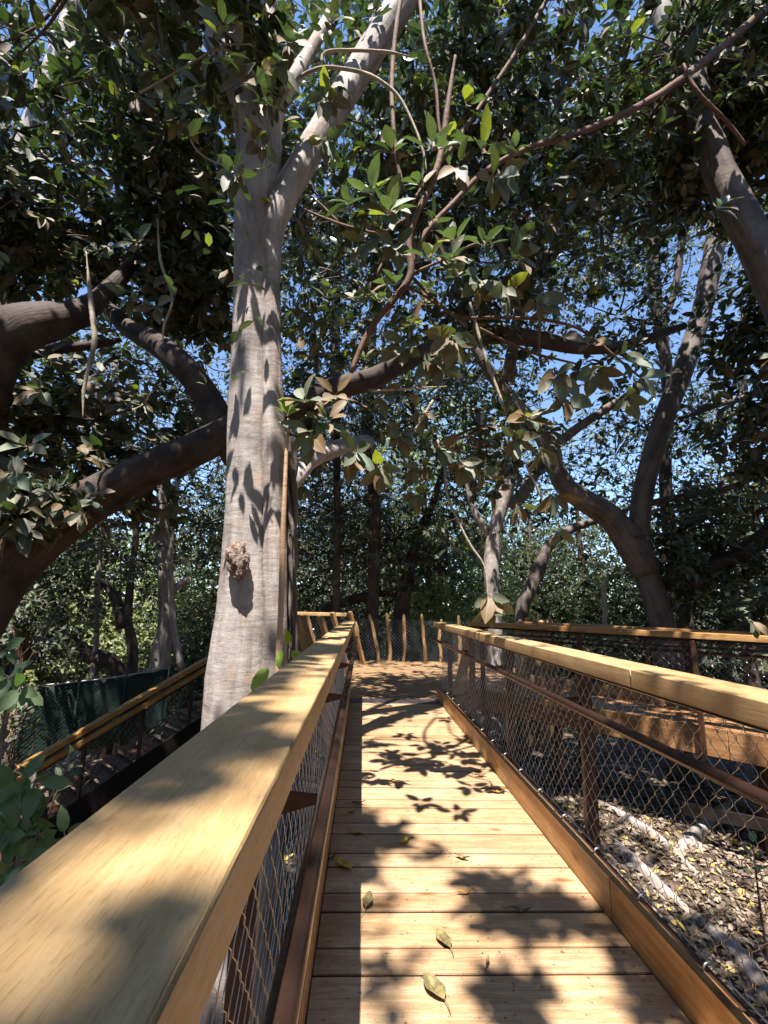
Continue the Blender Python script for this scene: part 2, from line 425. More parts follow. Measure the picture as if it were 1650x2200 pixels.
def rosettes(cent, axis, nl, Lmean, spread=.35):
    """leaves radiating from twig ends -> pos, dir, normal, length"""
    n = len(cent); idx = np.repeat(np.arange(n), nl)
    m = len(idx)
    ax = norm(axis)[idx]
    rnd = norm(rng.normal(size=(m, 3)))
    t = norm(np.cross(ax, rnd))
    tilt = rng.uniform(.05, .95, (m, 1))
    d = norm(ax*(1-tilt) + t*(.35+tilt) + np.array([0, 0, -1])*rng.uniform(.0, spread*2, (m, 1)))
    nr = norm(ax - d*np.sum(ax*d, 1, keepdims=True) + np.array([0, -.38, .42]) + rng.normal(size=(m, 3))*.32)
    L = Lmean*rng.uniform(.45, 1.3, m)
    pos = cent[idx] + d*(.12*Lmean) + ax*rng.uniform(-.6, .3, (m, 1))*Lmean*.6
    return pos, d, nr, L

# where leaves may stand in the way of the sun: shadows on the deck (z=0) and on the left rail cap
def to_plane(P, z):
    h = (P[:, 2]-z)[:, None]
    return P[:, :2] - np.array([SUN.x, SUN.y])*h
DARK_DECK = []; LIT_CAP = []
def ell(lst, px, py, z, rx, ry, a=0):
    p = on(px, py, z); lst.append((p.x, p.y, rx, ry, a))
for e in [(1130,1945,.33,.13,-.25),(1330,2000,.2,.10,0),(1090,2160,.13,.12,.2),
          (830,2085,.09,.05,0),(700,2010,.09,.3,0),(925,1835,.1,.08,0),(855,1800,.09,.16,0),(1060,1895,.15,.08,0),(1420,2150,.16,.06,0),
          (1400,2090,.15,.05,0),(800,1780,.08,.1,0),(1150,1990,.2,.06,0),(720,1900,.05,.14,0)]:
    ell(DARK_DECK, e[0], e[1], 0, e[2], e[3], e[4])
for e in [(470,1760,.075,.12,0),(560,1660,.05,.10,0),(330,1870,.08,.07,.3),(500,1700,.07,.08,0),(640,1590,.04,.10,0),(230,1840,.05,.05,0),
          (640,1500,.10,.35,0),(690,1430,.1,.55,0),(740,1350,.2,2.2,0),(300,1960,.05,.05,0),(560,1810,.03,.07,0),(450,1900,.03,.04,0),(60,1960,.05,.03,0)]:
    ell(LIT_CAP, e[0], e[1], 1.24, e[2], e[3], e[4])
def inside(q, lst, grow=0.0):
    r = np.zeros(len(q), bool)
    for (x, y, rx, ry, a) in lst:
        dx = q[:, 0]-x; dy = q[:, 1]-y
        u = dx*math.cos(a)+dy*math.sin(a); v = -dx*math.sin(a)+dy*math.cos(a)
        r |= (u/(rx+grow))**2+(v/(ry+grow))**2 < 1
    return r
def keep_mask(P):
    q = to_plane(P, 0.0); k = np.ones(len(P), bool)
    deck = (q[:, 0] > -.15) & (q[:, 0] < 1.5) & (q[:, 1] > .6) & (q[:, 1] < 8.2)
    k &= ~(deck & ~inside(q, DARK_DECK))
    c = to_plane(P, 1.24)
    cap = (c[:, 0] > -.38) & (c[:, 0] < -.05) & (c[:, 1] > .1) & (c[:, 1] < 8.5)
    k &= ~(cap & inside(c, LIT_CAP, .09))
    rc = (c[:, 0] > 1.15) & (c[:, 0] < 1.6) & (c[:, 1] > 1.0) & (c[:, 1] < 8.5)
    k &= ~(rc & (rng.random(len(P)) < .9))
    g = to_plane(P, GZ)
    gr = to_plane(P, GZ+.72)
    nz = np.array([noise.noise(Vector((a_*.9, b_*1.1, 5.0))) for a_, b_ in g])
    nr_ = np.array([noise.noise(Vector((a_*1.0+b_*.5, b_*1.5-a_*.6, 5.0))) for a_, b_ in gr])
    gs = (gr[:, 0] > 1.7) & (gr[:, 0] < 5.4) & (gr[:, 1] > 2.2) & (gr[:, 1] < 7.8) & (nr_ > .17)
    k &= ~(gs & (rng.random(len(P)) < .985))
    gl = (g[:, 0] > -6) & (g[:, 0] < -2) & (g[:, 1] > 4) & (g[:, 1] < 12) & (nz > .12)
    k &= ~(gl & (rng.random(len(P)) < .9))
    # landing, side walkway: mostly sunny
    ld = (q[:, 0] > -1.5) & (q[:, 0] < 6) & (q[:, 1] > 8) & (q[:, 1] < 14)
    k &= ~(ld & (rng.random(len(P)) < .8))
    sw = (c[:, 0] > 2) & (c[:, 0] < 8) & (c[:, 1] > 4) & (c[:, 1] < 9)
    k &= ~(sw & (rng.random(len(P)) < .1))
    # the pale trunk by the rail stands half in the sun: planes of its lower part
    for z, pr in ((.9, .93), (1.6, .88), (2.2, .72), (3.0, .6), (3.9, .55)):
        t = to_plane(P, z)
        tr = (np.abs(t[:, 0]+.93) < .4) & (np.abs(t[:, 1]-3.35) < .35) & (P[:, 2] > z+.3)
        k &= ~(tr & (rng.random(len(P)) < pr))
    # nothing right in front of the lens
    k &= ~((np.abs(P[:, 0]) < 1.2) & (P[:, 1] > -1) & (P[:, 1] < 2.3) & (P[:, 2] < 4.2))
    return k

# pixel windows of the photograph where the open sky shows: thin the crowns on those sight lines
V3 = [np.array(v) for v in (RT, UP, fwd)]
def sky_thin(P):
    q = P - np.array(EYE); z = np.maximum(.05, q@V3[2]); x = 825+FPX*(q@V3[0])/z; y = 1100-FPX*(q@V3[1])/z
    k = np.ones(len(P), bool)
    for (cx, cy, rx, ry, pr) in []:
        k &= ~((((x-cx)/rx)**2+((y-cy)/ry)**2 < 1) & (rng.random(len(P)) < pr))
    return k

FOL = 3.0
def crown(parent, mat, clumps, nl=7, L=.17, detail=1, sub=None, twig_mat=None, name='crown', spread=.4, mul=None):
    """clumps: (centre, (rx,ry,rz), rosette count)"""
    cs = []; ax = []; tw = MB()
    for (c, r, n) in clumps:
        c = np.array(c, float); r = np.array(r, float); n = int(n*(FOL if mul is None else mul))
        k = sub or max(4, int(n/14))
        sc = rng.normal(size=(k, 3)); sc = norm(sc)*rng.uniform(.25, 1, (k, 1))**.5
        sc = c + sc*r
        wh = rng.integers(0, k, n)
        sr = r.mean()*.36
        p = sc[wh] + rng.normal(size=(n, 3))*np.array([sr, sr, sr*.6])
        o = norm(p-sc[wh]); out = norm(p-c)
        cs.append(p); ax.append(o*.6+out*.3+np.array([0, 0, .55])+rng.normal(size=(n, 3))*.25)
        if twig_mat:
            kt = keep_mask(p)
            kc = keep_mask(sc)
            for i in range(n):
                if kt[i] and rng.random() < .16:
                    a = Vector(sc[wh[i]]); b = Vector(p[i])
                    if (a-b).length < .05: continue
                    md = (a+b)/2 + Vector(rng.normal(size=3)*.04)
                    tw.tube([a, md, b], [.009, .007, .004], 3, cap=False)
            for i in range(k):
                if not kc[i]: continue
                a = Vector(c + (sc[i]-c)*.1); b = Vector(sc[i])
                md = (a+b)/2 + Vector(rng.normal(size=3)*.1*r.mean())
                pp, rr = smooth_path([(a, .022), (md, .017), (b, .010)], .25)
                tw.tube(pp, rr, 4, cap=False)
    P = np.concatenate(cs); A = np.concatenate(ax)
    k = keep_mask(P) & sky_thin(P); P = P[k]; A = A[k]
    if not len(P): return
    pos, d, nr, LL = rosettes(P, A, nl, L, spread)
    me = leaves_mesh(name, pos, d, nr, LL, detail)
    link(name, me, mat, parent)
    if twig_mat: tw.build('twigs', twig_mat, parent, smooth=True, bark=True)

def limb(mb, D, pts, n=12, wob=.10, seed=0, step=.12, prof=None):
    """pts: (px, py, width px[, depth]) of the photograph's limb, at world depth D"""
    cps = []
    for q in pts:
        Y = q[3] if len(q) > 3 else D
        p = at(q[0], q[1], Y); cps.append((p, max(.004, q[2]/2*vdepth(p)/FPX)))
    pp, rr = smooth_path(cps, step)
    mb.tube(pp, rr, n, wob=wob, seed=seed, prof=prof)
    return pp, rr
#@@SPLIT
# ================================================================== boardwalk
def boards_mesh(mb, y0, y1, x0, x1, th=.045):
    y = y0; k = 0
    while y < y1-.02:
        wd = .25 if k % 2 == 0 else .155
        ye = min(y+wd, y1)
        dz = random.uniform(-.0015, .0015)
        mb.box(x0+random.uniform(-.002, .002), x1+random.uniform(-.002, .002), y, ye-random.uniform(.007, .011), -th+dz, dz)
        for sx in (x0+.06, (x0+x1)/2+.02, x1-.06):       # screw heads
            for sy in (y+.035, ye-.04):
                cx_ = sx+random.uniform(-.004, .004)
                ring = [(cx_+.0042*math.cos(t_*1.047), sy+.0042*math.sin(t_*1.047), dz+.0012) for t_ in range(6)]
                mb.screws.append(ring)
        y += wd; k += 1
bw = empty('boardwalk', (.56, 3, 0), 'narrow plank boardwalk with orange side boards running straight ahead to the landing', 'boardwalk')
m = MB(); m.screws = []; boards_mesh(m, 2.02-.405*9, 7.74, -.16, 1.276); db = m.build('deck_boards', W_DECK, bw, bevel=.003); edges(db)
db.data.materials.append(DARK); bm = bmesh.new(); bm.from_mesh(db.data)
for ring in m.screws:
    f = bm.faces.new([bm.verts.new(v) for v in ring]); f.material_index = 2
bm.to_mesh(db.data); bm.free()
for x0, x1 in ((-.205, -.163), (1.28, 1.322)):
    m = MB()
    for a, b in ((-1.6, 2.6), (2.603, 5.6), (5.603, 8.12)): m.box(x0, x1, a, b, -.12, .19)
    m.build('kerb_board', W_KERB, bw, bevel=.004)
m = MB(); m.box(-.15, 1.27, 7.75, 8.10, -.02, .004); m.build('threshold_plate', PLATE, bw, bevel=.002)
for x in (-.1, .55, 1.18):
    m = MB(); m.box(x, x+.07, -1.6, 7.9, -.26, -.05); m.build('joist', DARK, bw)
for x in (-.12, 1.2):
    for y in (1.2, 4.3, 7.4):
        m = MB(); m.box(x, x+.1, y, y+.1, gz(x, y)-.3, -.262); m.build('support_column', CORTEN, bw)

def net_mesh(name, A, B, z0, z1, parent, mat, sp=.06, per=.13, r=.0017, amp=None, taut=True):
    A = np.array(A, float); B = np.array(B, float); Lg = np.linalg.norm((B-A)[:2]); t = (B-A)/Lg
    n = int(Lg/sp); nz = int((z1-z0)/per*6)+1
    z = np.linspace(0, z1-z0, nz); amp = amp or sp*.47
    V = []; 
    nrm = np.array([t[1], -t[0], 0]); nrm /= np.linalg.norm(nrm)
    for i in range(n+1):
        ph = math.pi*(i % 2)
        wv = np.sin(2*math.pi*z/per+ph); wv = np.sign(wv)*np.abs(wv)**.8
        c = A + t*((i+.5)*sp) + t*(wv*amp)[:, None]; c = c + np.array([0, 0, 1.])*(z0+z)[:, None]
        c += nrm*(math.sin(i*2.1)*.002)
        for k in range(3):
            an = 2*math.pi*k/3+.4
            V.append(c + t*(math.cos(an)*r) + nrm*(math.sin(an)*r))
    V = np.array(V).reshape(n+1, 3, nz, 3)
    me = bpy.data.meshes.new(name)
    verts = V.reshape(-1, 3)
    w_ = np.arange(n+1)[:, None, None]; k = np.arange(3)[None, :, None]; j = np.arange(nz-1)[None, None, :]
    def ix(k_, j_): return (w_*3+k_)*nz+j_
    q = np.stack([ix(k, j), ix((k+1) % 3, j), ix((k+1) % 3, j+1), ix(k, j+1)], -1).reshape(-1, 4)
    me.vertices.add(len(verts)); me.vertices.foreach_set('co', verts.astype(np.float32).ravel())
    me.loops.add(q.size); me.loops.foreach_set('vertex_index', q.astype(np.int32).ravel())
    me.polygons.add(len(q)); me.polygons.foreach_set('loop_start', np.arange(0, q.size, 4, dtype=np.int32))
    me.polygons.foreach_set('loop_total', np.full(len(q), 4, np.int32))
    me.update(calc_edges=True)
    return link(name, me, mat, parent, True)

def railing(name, label, A, B, out, posts, capw, splits=(), net=True, pipe=True, mats=None, start_ext=0, end_ext=0, sp=.06, zt=(0, 0)):
    """A,B: ends of the kerb's inner face (x,y); out: unit vector away from the walk; zt: height of the walk at both ends"""
    A2 = Vector((A[0], A[1], zt[0])); B2 = Vector((B[0], B[1], zt[1])); o = Vector((out[0], out[1], 0)); t = (B2-A2).normalized()
    Lg = (B2-A2).length; Z = Vector((0, 0, 1))
    rt = empty(name, A2, label, 'railing', 'railings of the boardwalk')
    capm, = (mats or (W_CAP,))
    def P(s, off, z): return A2 + t*s + o*off + Z*z
    m = MB(); cuts = [-start_ext] + list(splits) + [Lg+end_ext]
    for a, b in zip(cuts[:-1], cuts[1:]):
        q = [P(a, -.04, 1.157), P(a, -.04+capw, 1.157), P(b-.002, -.04+capw, 1.157), P(b-.002, -.04, 1.157)]
        m.hexa(q + [v+Z*.083 for v in q])
    cp = m.build('rail_cap', capm, rt, bevel=.005)
    m = MB(); q = [P(-start_ext, .03, 1.13), P(-start_ext, .115, 1.13), P(Lg, .115, 1.13), P(Lg, .03, 1.13)]
    m.hexa(q + [v+Z*.026 for v in q]); m.build('top_bar', DARK, rt)
    m = MB(); q = [P(-start_ext, .045, -.2), P(-start_ext, .057, -.2), P(Lg, .057, -.2), P(Lg, .045, -.2)]
    m.hexa(q + [v+Z*.375 for v in q]); 
    q = [P(-start_ext, .057, .165), P(-start_ext, .085, .165), P(Lg, .085, .165), P(Lg, .057, .165)]
    m.hexa(q + [v+Z*.009 for v in q]); m.build('bottom_angle', CORTEN, rt)
    for s in posts:
        m = MB(); q = [P(s-.025, .10, -.22), P(s+.025, .10, -.22), P(s+.025, .17, -.22), P(s-.025, .17, -.22)]
        m.hexa(q + [v+Z*1.35 for v in q]); ps = m.build('post', CORTEN, rt, bevel=.003)
        if pipe:
            m = MB(); a = P(s-.006, 0, 0); h = [( -.06, .935), (.10, .89), (.10, .97), (-.06, .955)]
            q = [A2+t*(s-.005)+o*x+Z*z for x, z in h] + [A2+t*(s+.005)+o*x+Z*z for x, z in h]
            m.hexa(q); br = m.build('bracket', CORTEN, rt)
    if pipe:
        m = MB(); pts = [P(-start_ext+i*(Lg+start_ext)/24, -.073, .965) for i in range(25)]
        m.tube(pts, .0225, 20); m.build('handrail', PIPE, rt, smooth=True)
    if net:
        a = P(-start_ext, .076, 0); b = P(Lg, .076, 0)
        net_mesh('wire_mesh', a, b, .205, 1.115, rt, STEEL, sp=sp, per=sp*2.1)
        for z in (.2, 1.118):
            m = MB(); m.tube([P(-start_ext, .076, z), P(Lg, .076, z)], .0035, 6); m.build('cable', STEEL, rt, smooth=True)
        s = .25-start_ext
        while s < Lg:      # little cable clips on the side board
            m = MB(); m.tube([P(s, .03, .19), P(s, .045, .212), P(s+.008, .076, .215), P(s+.02, .07, .21), P(s+.03, .078, .222)], .005, 6)
            m.build('cable_clip', GALV, rt, smooth=True)
            s += .42
    return rt
railing('near_railing', 'broad timber railing along the left side of the boardwalk, nearest the viewer', (-.163, 0), (-.163, 8.12), (-1, 0),
        [.0, 1.5, 3.05, 4.6, 6.15, 7.7], .205, splits=(1.60, 4.9), start_ext=1.6, end_ext=.05, sp=.05)
railing('opposite_railing', 'timber capped wire mesh railing along the right side of the boardwalk', (1.28, 0), (1.28, 8.12), (1, 0),
        [.0, 1.5, 3.05, 4.6, 6.15, 7.7], .205, splits=(2.2, 5.4), start_ext=1.2, end_ext=.2, sp=.044)

# ------------------------------------------------------------------ landing with slanting planks
poly = [(-2.2, 8.11), (1.34, 8.11), (2.15, 9.15), (4.6, 11.5), (3.2, 13.5), (-2.6, 13.5)]
land = empty('landing', (0, 11, 0), 'wide wooden landing of slanting planks at the end of the boardwalk', 'deck')
bm = bmesh.new()
a = R(38); dv = Vector((math.cos(a), -math.sin(a), 0)); nv = Vector((math.sin(a), math.cos(a), 0)); wd = .145
for k in range(-40, 130):
    b2 = bmesh.new(); vs = [b2.verts.new((x, y, 0)) for x, y in poly]; b2.faces.new(vs)
    for s_, off in ((1, k*wd+.014), (-1, (k+1)*wd-.016)):
        geom = b2.verts[:]+b2.edges[:]+b2.faces[:]
        bmesh.ops.bisect_plane(b2, geom=geom, plane_co=nv*off, plane_no=nv*s_, clear_inner=True)
    if b2.faces:
        r_ = bmesh.ops.extrude_face_region(b2, geom=b2.faces[:])
        z = -.045
        bmesh.ops.translate(b2, verts=[v for v in r_['geom'] if isinstance(v, bmesh.types.BMVert)], vec=(0, 0, z))
        bmesh.ops.recalc_face_normals(b2, faces=b2.faces[:])
        off = {v: bm.verts.new(v.co) for v in b2.verts}
        for f in b2.faces: bm.faces.new([off[v] for v in f.verts])
    b2.free()
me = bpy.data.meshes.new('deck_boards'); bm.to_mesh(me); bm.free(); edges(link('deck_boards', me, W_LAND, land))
for i in range(len(poly)):
    x0, y0 = poly[i]; x1, y1 = poly[(i+1) % len(poly)]
    if i == 0: continue
    d = Vector((x1-x0, y1-y0, 0)); nn = Vector((d.y, -d.x, 0)).normalized()
    m = MB(); m.beam(Vector((x0, y0, -.20))+nn*.022, Vector((x1, y1, -.20))+nn*.022, .04, .30); m.build('edge_board', W_WALK, land)
for x, y in ((-2, 8.4), (1.1, 8.4), (2.5, 9.8), (-2.3, 13), (.5, 13), (3, 13), (3.8, 11.6)):
    m = MB(); m.box(x, x+.1, y, y+.1, gz(x, y)-.3, -.06); m.build('support_column', CORTEN, land)

# ------------------------------------------------------------------ stake fence at the far side of the landing
fence = empty('stake_fence', (1, 13.42, 0), 'fence of rough wooden stakes with chain link behind the landing', 'fence')
stk = [(765,1335,.05),(795,1319,.045),(831,1316,-.03),(868,1318,.0),(906,1319,.03),(948,1330,0),(985,1322,0),(1028,1334,.02),(1062,1330,-.02)]
for i, (px, py, ln) in enumerate(stk):
    top = at(px, py, 13.35); bx = top.x + ln*3*0 
    base = Vector((top.x + ln*4*.9, 13.35, -.05))
    if px in (795, 831): base.x = top.x + (.28 if px == 795 else .12)
    m = MB()
    mid = (base+top)/2 + Vector((random.uniform(-.06, .06), 0, 0))
    pp, rr = smooth_path([(base, .05), (base.lerp(mid, .6)+Vector((.02, 0, 0)), .046), (mid, .05), (mid.lerp(top, .6), .044), (top-Vector((0, 0, .07)), .042), (top, .015)], .1)
    m.tube(pp, rr, 8, wob=.25, seed=i); m.build('stake', W_STAKE, fence)
def chainlink(name, A, B, z0, z1, parent, cell=.075, r=.0022, mat=GALV):
    A = Vector(A); B = Vector(B); Lg = (B-A).length; t = (B-A).normalized(); m = MB(); H = z1-z0
    nn = Vector((t.y, -t.x, 0)); k = -int(H/cell)-1
    while k*cell < Lg:
        for sg in (1, -1):
            s0 = k*cell; a, b = (0, H) if sg > 0 else (H, 0)
            x0, x1 = s0, s0+H; y0, y1 = a, b
            if x0 < 0: y0 = a + (b-a)*(-x0/H); x0 = 0
            if x1 > Lg: y1 = a + (b-a)*((Lg-s0)/H); x1 = Lg
            if x1 > x0: m.tube([A+t*x0+Vector((0, 0, z0+y0))+nn*.002*sg, A+t*x1+Vector((0, 0, z0+y1))+nn*.002*sg], r, 3, cap=False)
        k += 1
    return m.build(name, mat, parent)
chainlink('chain_link', (-2.4, 13.46, 0), (4.2, 13.46, 0), .0, 1.12, fence, cell=.1, r=.0035)

# ------------------------------------------------------------------ leaning timbers on the left side of the landing
lt = empty('leaning_railing', (-1.7, 9, 0), 'unfinished railing of outward leaning timber posts at the left of the landing', 'railing')
for px, py, bx, by, w_, D in ((636,1322,690,1450,.17,8.5),(655,1322,682,1420,.19,8.9),(688,1324,712,1420,.17,9.6),(714,1316,742,1420,.14,10.6),(752,1314,757,1400,.11,12.3)):
    tp = at(px, py, D); 
    b = Vector((tp.x+.42, tp.y+.25, -.05))
    m = MB(); m.beam(b, tp, .07, w_, up=Vector((.6, -.8, 0))); m.build('post', W_STAKE, lt, bevel=.006)
a = at(628, 1322, 11.2); b = at(745, 1322, 11.2); a.z = b.z = 1.27
m = MB(); m.beam(a, b, .16, .08); m.build('rail_cap', W_CAP, lt, bevel=.006)
lt2 = empty('leaning_board', (1.7, 8.9, 0), 'broad rusty brown board leaning behind the end of the wire mesh railing', 'board')
m = MB(); tp = at(1012, 1368, 8.9); b = at(975, 1515, 8.7); m.beam(b, tp, .05, .17, up=Vector((1, -.3, 0))); m.build('plank', W_KERB, lt2, bevel=.005)
# pointed palisade right of the landing
pal = empty('palisade', (4, 12, 0), 'short row of pointed pale logs behind the far railing', 'fence')
for i, (px, py) in enumerate(((1118,1331),(1133,1326),(1149,1330),(1163,1332),(1180,1328))):
    tp = at(px, py, 10.6+.12*i); b = Vector((tp.x, tp.y, gz(tp.x, tp.y)-.1)); m = MB()
    pp, rr = smooth_path([(b, .10), (tp.lerp(b, .4), .105), (tp-Vector((0, 0, .16)), .10), (tp, .03)], .15)
    m.tube(pp, rr, 8, wob=.12, seed=i); m.build('log', W_STAKE, pal)

# ------------------------------------------------------------------ side walkway, 45 degrees to the right
n0 = Vector((2.15, 9.17, 0)); n1 = Vector((9.2, 1.55, 0)); td = (n1-n0).normalized(); sn = Vector((-td.y, td.x, 0))   # sn: across, away from viewer
if sn.y < 0: sn = -sn
wk = empty('side_walkway', (n0+n1)/2, 'second plank walkway crossing behind the right railing on dark supports', 'boardwalk')
m = MB(); s = 0; Lw = (n1-n0).length; WW = 1.3
while s < Lw:
    a = n0+td*s; b = n0+td*(s+.139)
    dz = random.uniform(-.0015, .0015)
    q = [a+Vector((0, 0, -.045+dz)), b+Vector((0, 0, -.045+dz)), b+sn*WW+Vector((0, 0, -.045+dz)), a+sn*WW+Vector((0, 0, -.045+dz))]
    m.hexa(q+[v+Vector((0, 0, .045)) for v in q]); s += .145
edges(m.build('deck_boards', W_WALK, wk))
for off, nm, z0, z1 in ((-.045, 'fascia', -.34, .02), (WW+.003, 'kerb_board', -.3, .19)):
    m = MB(); 
    for a_, b_ in ((.0, 3.9), (3.905, 7.4), (7.405, Lw)):
        p = n0+td*a_+sn*off; p2 = n0+td*b_+sn*off
        q = [p, p2, p2+sn*.042, p+sn*.042]
        m.hexa([v+Vector((0, 0, z0)) for v in q]+[v+Vector((0, 0, z1)) for v in q])
    m.build(nm, W_WALK, wk, bevel=.004)
for s in (1.5, 4.2, 6.9, 9.6):
    for o_ in (.15, WW-.2):
        p = n0+td*s+sn*o_; m = MB(); m.box(p.x, p.x+.11, p.y, p.y+.11, gz(p.x, p.y)-.3, -.2); m.build('support_column', CORTEN, wk)
m = MB(); p = n0+sn*.25; p2 = n1+sn*.25; m.beam(p+Vector((0, 0, -.26)), p2+Vector((0, 0, -.26)), .08, .3); m.build('beam', DARK, wk)
pl = n0+td*5.6-sn*.02
for k_ in range(2):
    c_ = on(1556+k_*36, 1756+k_*6, -1.05); m = MB(); m.tube([c_, c_+Vector((0, .05, 0)), c_+Vector((0, .09, 0))], [.07, .07, .05], 18); m.tube([c_+Vector((0, -.012, 0)), c_+Vector((0, .01, 0))], .03, 14)
    m.build('round_fitting', GALV, wk, bevel=0)
c_ = on(1480, 1745, -1.0); e_ = on(1700, 1790, -1.0); m = MB(); m.beam(c_+Vector((0, .12, 0)), e_+Vector((0, .12, 0)), .05, .14); m.build('cross_beam', DARK, wk)
def side_rail(name, label, base, out, posts, Ls):
    rt = empty(name, base, label, 'railing', 'railings of the boardwalk')
    m = MB()
    for a_, b_ in zip(Ls[:-1], Ls[1:]):
        p = base+td*a_; p2 = base+td*(b_-.003)
        q = [p+out*-.04, p2+out*-.04, p2+out*.165, p+out*.165]
        m.hexa([v+Vector((0, 0, 1.157)) for v in q]+[v+Vector((0, 0, 1.24)) for v in q])
    m.build('rail_cap', W_CAP2, rt, bevel=.006)
    m = MB(); m.beam(base+out*.07+Vector((0, 0, 1.142)), base+td*Ls[-1]+out*.07+Vector((0, 0, 1.142)), .08, .026); m.build('top_bar', DARK, rt)
    m = MB(); m.tube([base-out*.07+Vector((0, 0, .965)), base+td*Ls[-1]-out*.07+Vector((0, 0, .965))], .022, 10); m.build('handrail', PIPE, rt, smooth=True)
    m = MB(); m.tube([base+out*.07+Vector((0, 0, 1.04)), base+td*Ls[-1]+out*.07+Vector((0, 0, 1.04))], .008, 8); m.build('cable', DARK, rt, smooth=True)
    for s in posts:
        p = base+td*s; q = [p+td*-.03+out*.09, p+td*.03+out*.09, p+td*.03+out*.16, p+td*-.03+out*.16]
        m = MB(); m.hexa([v+Vector((0, 0, -.36)) for v in q]+[v+Vector((0, 0, 1.13)) for v in q]); m.build('post', CORTEN, rt, bevel=.003)
    net_mesh('wire_mesh', base+out*.08, base+td*Ls[-1]+out*.08, .2, 1.12, rt, STEEL, sp=.075, per=.15, r=.0018)
    return rt
W_CAP2 = wood('side_cap_wood', (.34, .17, .06), (.56, .32, .125), (.66, .44, .21), 'X', rot=R(47), rough=.5, along=1.6)
side_rail('walkway_railing', 'timber capped railing on the near side of the walkway crossing at right', n0-sn*.045, -sn, (.3, 2.1, 3.65, 5.2, 6.75, 8.3), (0, 2.7, 6.1, Lw))
side_rail('outer_railing', 'outermost timber capped railing, just behind the other rail at far right', n0+sn*(WW+.02), sn, (.9, 2.6, 4.3, 6.0, 7.7, 9.4), (.2, 3.6, 7.0, Lw))

# ------------------------------------------------------------------ stair going down on the left
st = empty('stair', (-4, 9, GZ), 'timber stair descending to the left behind the big pale trunk', 'stairs')
tA = at(452, 1413, 9.6); tB = at(38, 1652, 7.6)                      # top line of the near rail
dd = (tB-tA); hd = Vector((dd.x, dd.y, 0)).normalized(); sd = Vector((-hd.y, hd.x, 0))
if sd.y < 0: sd = -sd
tA2 = tA - dd*.35                                                    # goes on behind the trunk
Ld = (tB-tA2).length; du = (tB-tA2).normalized(); Z = Vector((0, 0, 1))
ns = 15
for k in range(ns):
    p = tA2.lerp(tB, k/ns); q = tA2.lerp(tB, (k+1)/ns); z = q.z-1.12
    a = Vector((p.x, p.y, 0)); b = Vector((q.x, q.y, 0)); m = MB()
    c = [a, b+hd*.03, b+hd*.03+sd*1.15, a+sd*1.15]
    m.hexa([v+Z*(z-.045) for v in c]+[v+Z*z for v in c]); m.build('tread', CORTEN, st)
for off in (-.035,):
    m = MB(); q = [tA2+sd*off, tB+sd*off, tB+sd*(off+.03), tA2+sd*(off+.03)]
    m.hexa([v-Z*1.62 for v in q]+[v-Z*1.02 for v in q]); m.build('stringer', DARK, st)
for nm, off, lab in (('stair_railing', 0, 'timber capped railing with dark steel bars along the descending stair'),):
    rt = empty(nm, tB, lab, 'railing'); o_ = sd*off
    m = MB(); m.beam(tA2+o_-Z*.15-sd*.05, tB+o_-Z*.15-sd*.05, .05, .085); m.build('lower_rail', W_STAIR, rt, bevel=.005)
    m = MB(); m.beam(tA2+o_, tB+o_, .16, .075); m.build('rail_cap', W_STAIR, rt, bevel=.005)
    m = MB(); m.beam(tA2+o_-Z*.055, tB+o_-Z*.055, .09, .03); m.build('top_bar', DARK, rt)
    m = MB(); m.tube([tA2+o_-Z*.22-sd*.06, tB+o_-Z*.22-sd*.06], .02, 10); m.build('handrail', PIPE, rt, smooth=True)
    for f_ in (.12, .34, .56, .78, .985):
        p = tA2.lerp(tB, f_)+o_; m = MB(); m.box(p.x-.025, p.x+.025, p.y-.025, p.y+.025, p.z-1.35, p.z-.06); m.build('post', DARK, rt)
    a = tA2+o_; b = tB+o_
    Lh = math.hypot(b.x-a.x, b.y-a.y); k = 0; m = MB(); sp = .09; n_ = int(Lh/sp)
    for i in range(n_):
        p = a.lerp(b, (i+.5)/n_); pts = []
        for j in range(25):
            z = -1.0+j*.037
            pts.append(p + hd*(.04*math.sin(j*math.pi/2+math.pi*(i % 2))) + Z*z)
        m.tube(pts, .0022, 3, cap=False)
    m.build('wire_mesh', STEEL, rt)

# ------------------------------------------------------------------ green screened fence on the left
scr, n_, b_ = newmat('green_screen_cloth')
tc = N(n_, 'ShaderNodeTexCoord'); x_ = N(n_, 'ShaderNodeTexNoise', i_Scale=3, i_Detail=5); n_.links.new(tc.outputs['Object'], x_.inputs['Vector'])
n_.links.new(ramp(n_, x_.outputs[0], [(.3, (.004, .015, .012)), (.7, (.01, .03, .023))]).outputs[0], b_.inputs['Base Color']); b_.inputs['Roughness'].default_value = .7
fl = empty('screened_fence', (-6, 11, GZ), 'low chain link fence with dark green screen cloth beyond the stair', 'fence')
fa = at(58, 1478, 10.6); fb = at(365, 1436, 12.6)
nsg = 24; pts = []
vs = []; fs = []
for i in range(nsg+1):
    for j in range(9):
        p = fa.lerp(fb, i/nsg); p.z -= .04*math.sin(i*math.pi/nsg*3)**2
        h = j/8*1.5; bulge = .05*math.sin(i*1.3+j*.9)+.03*noise.noise(Vector((i*.7, j*.8, 0)))
        vs.append((p.x+bulge*.3, p.y+bulge+.02, p.z-h))
for i in range(nsg):
    for j in range(8): fs.append((i*9+j, (i+1)*9+j, (i+1)*9+j+1, i*9+j+1))
me = bpy.data.meshes.new('screen_cloth'); me.from_pydata(vs, [], fs); o = link('screen_cloth', me, scr, fl, True)
md = o.modifiers.new('thick', 'SOLIDIFY'); md.thickness = .004
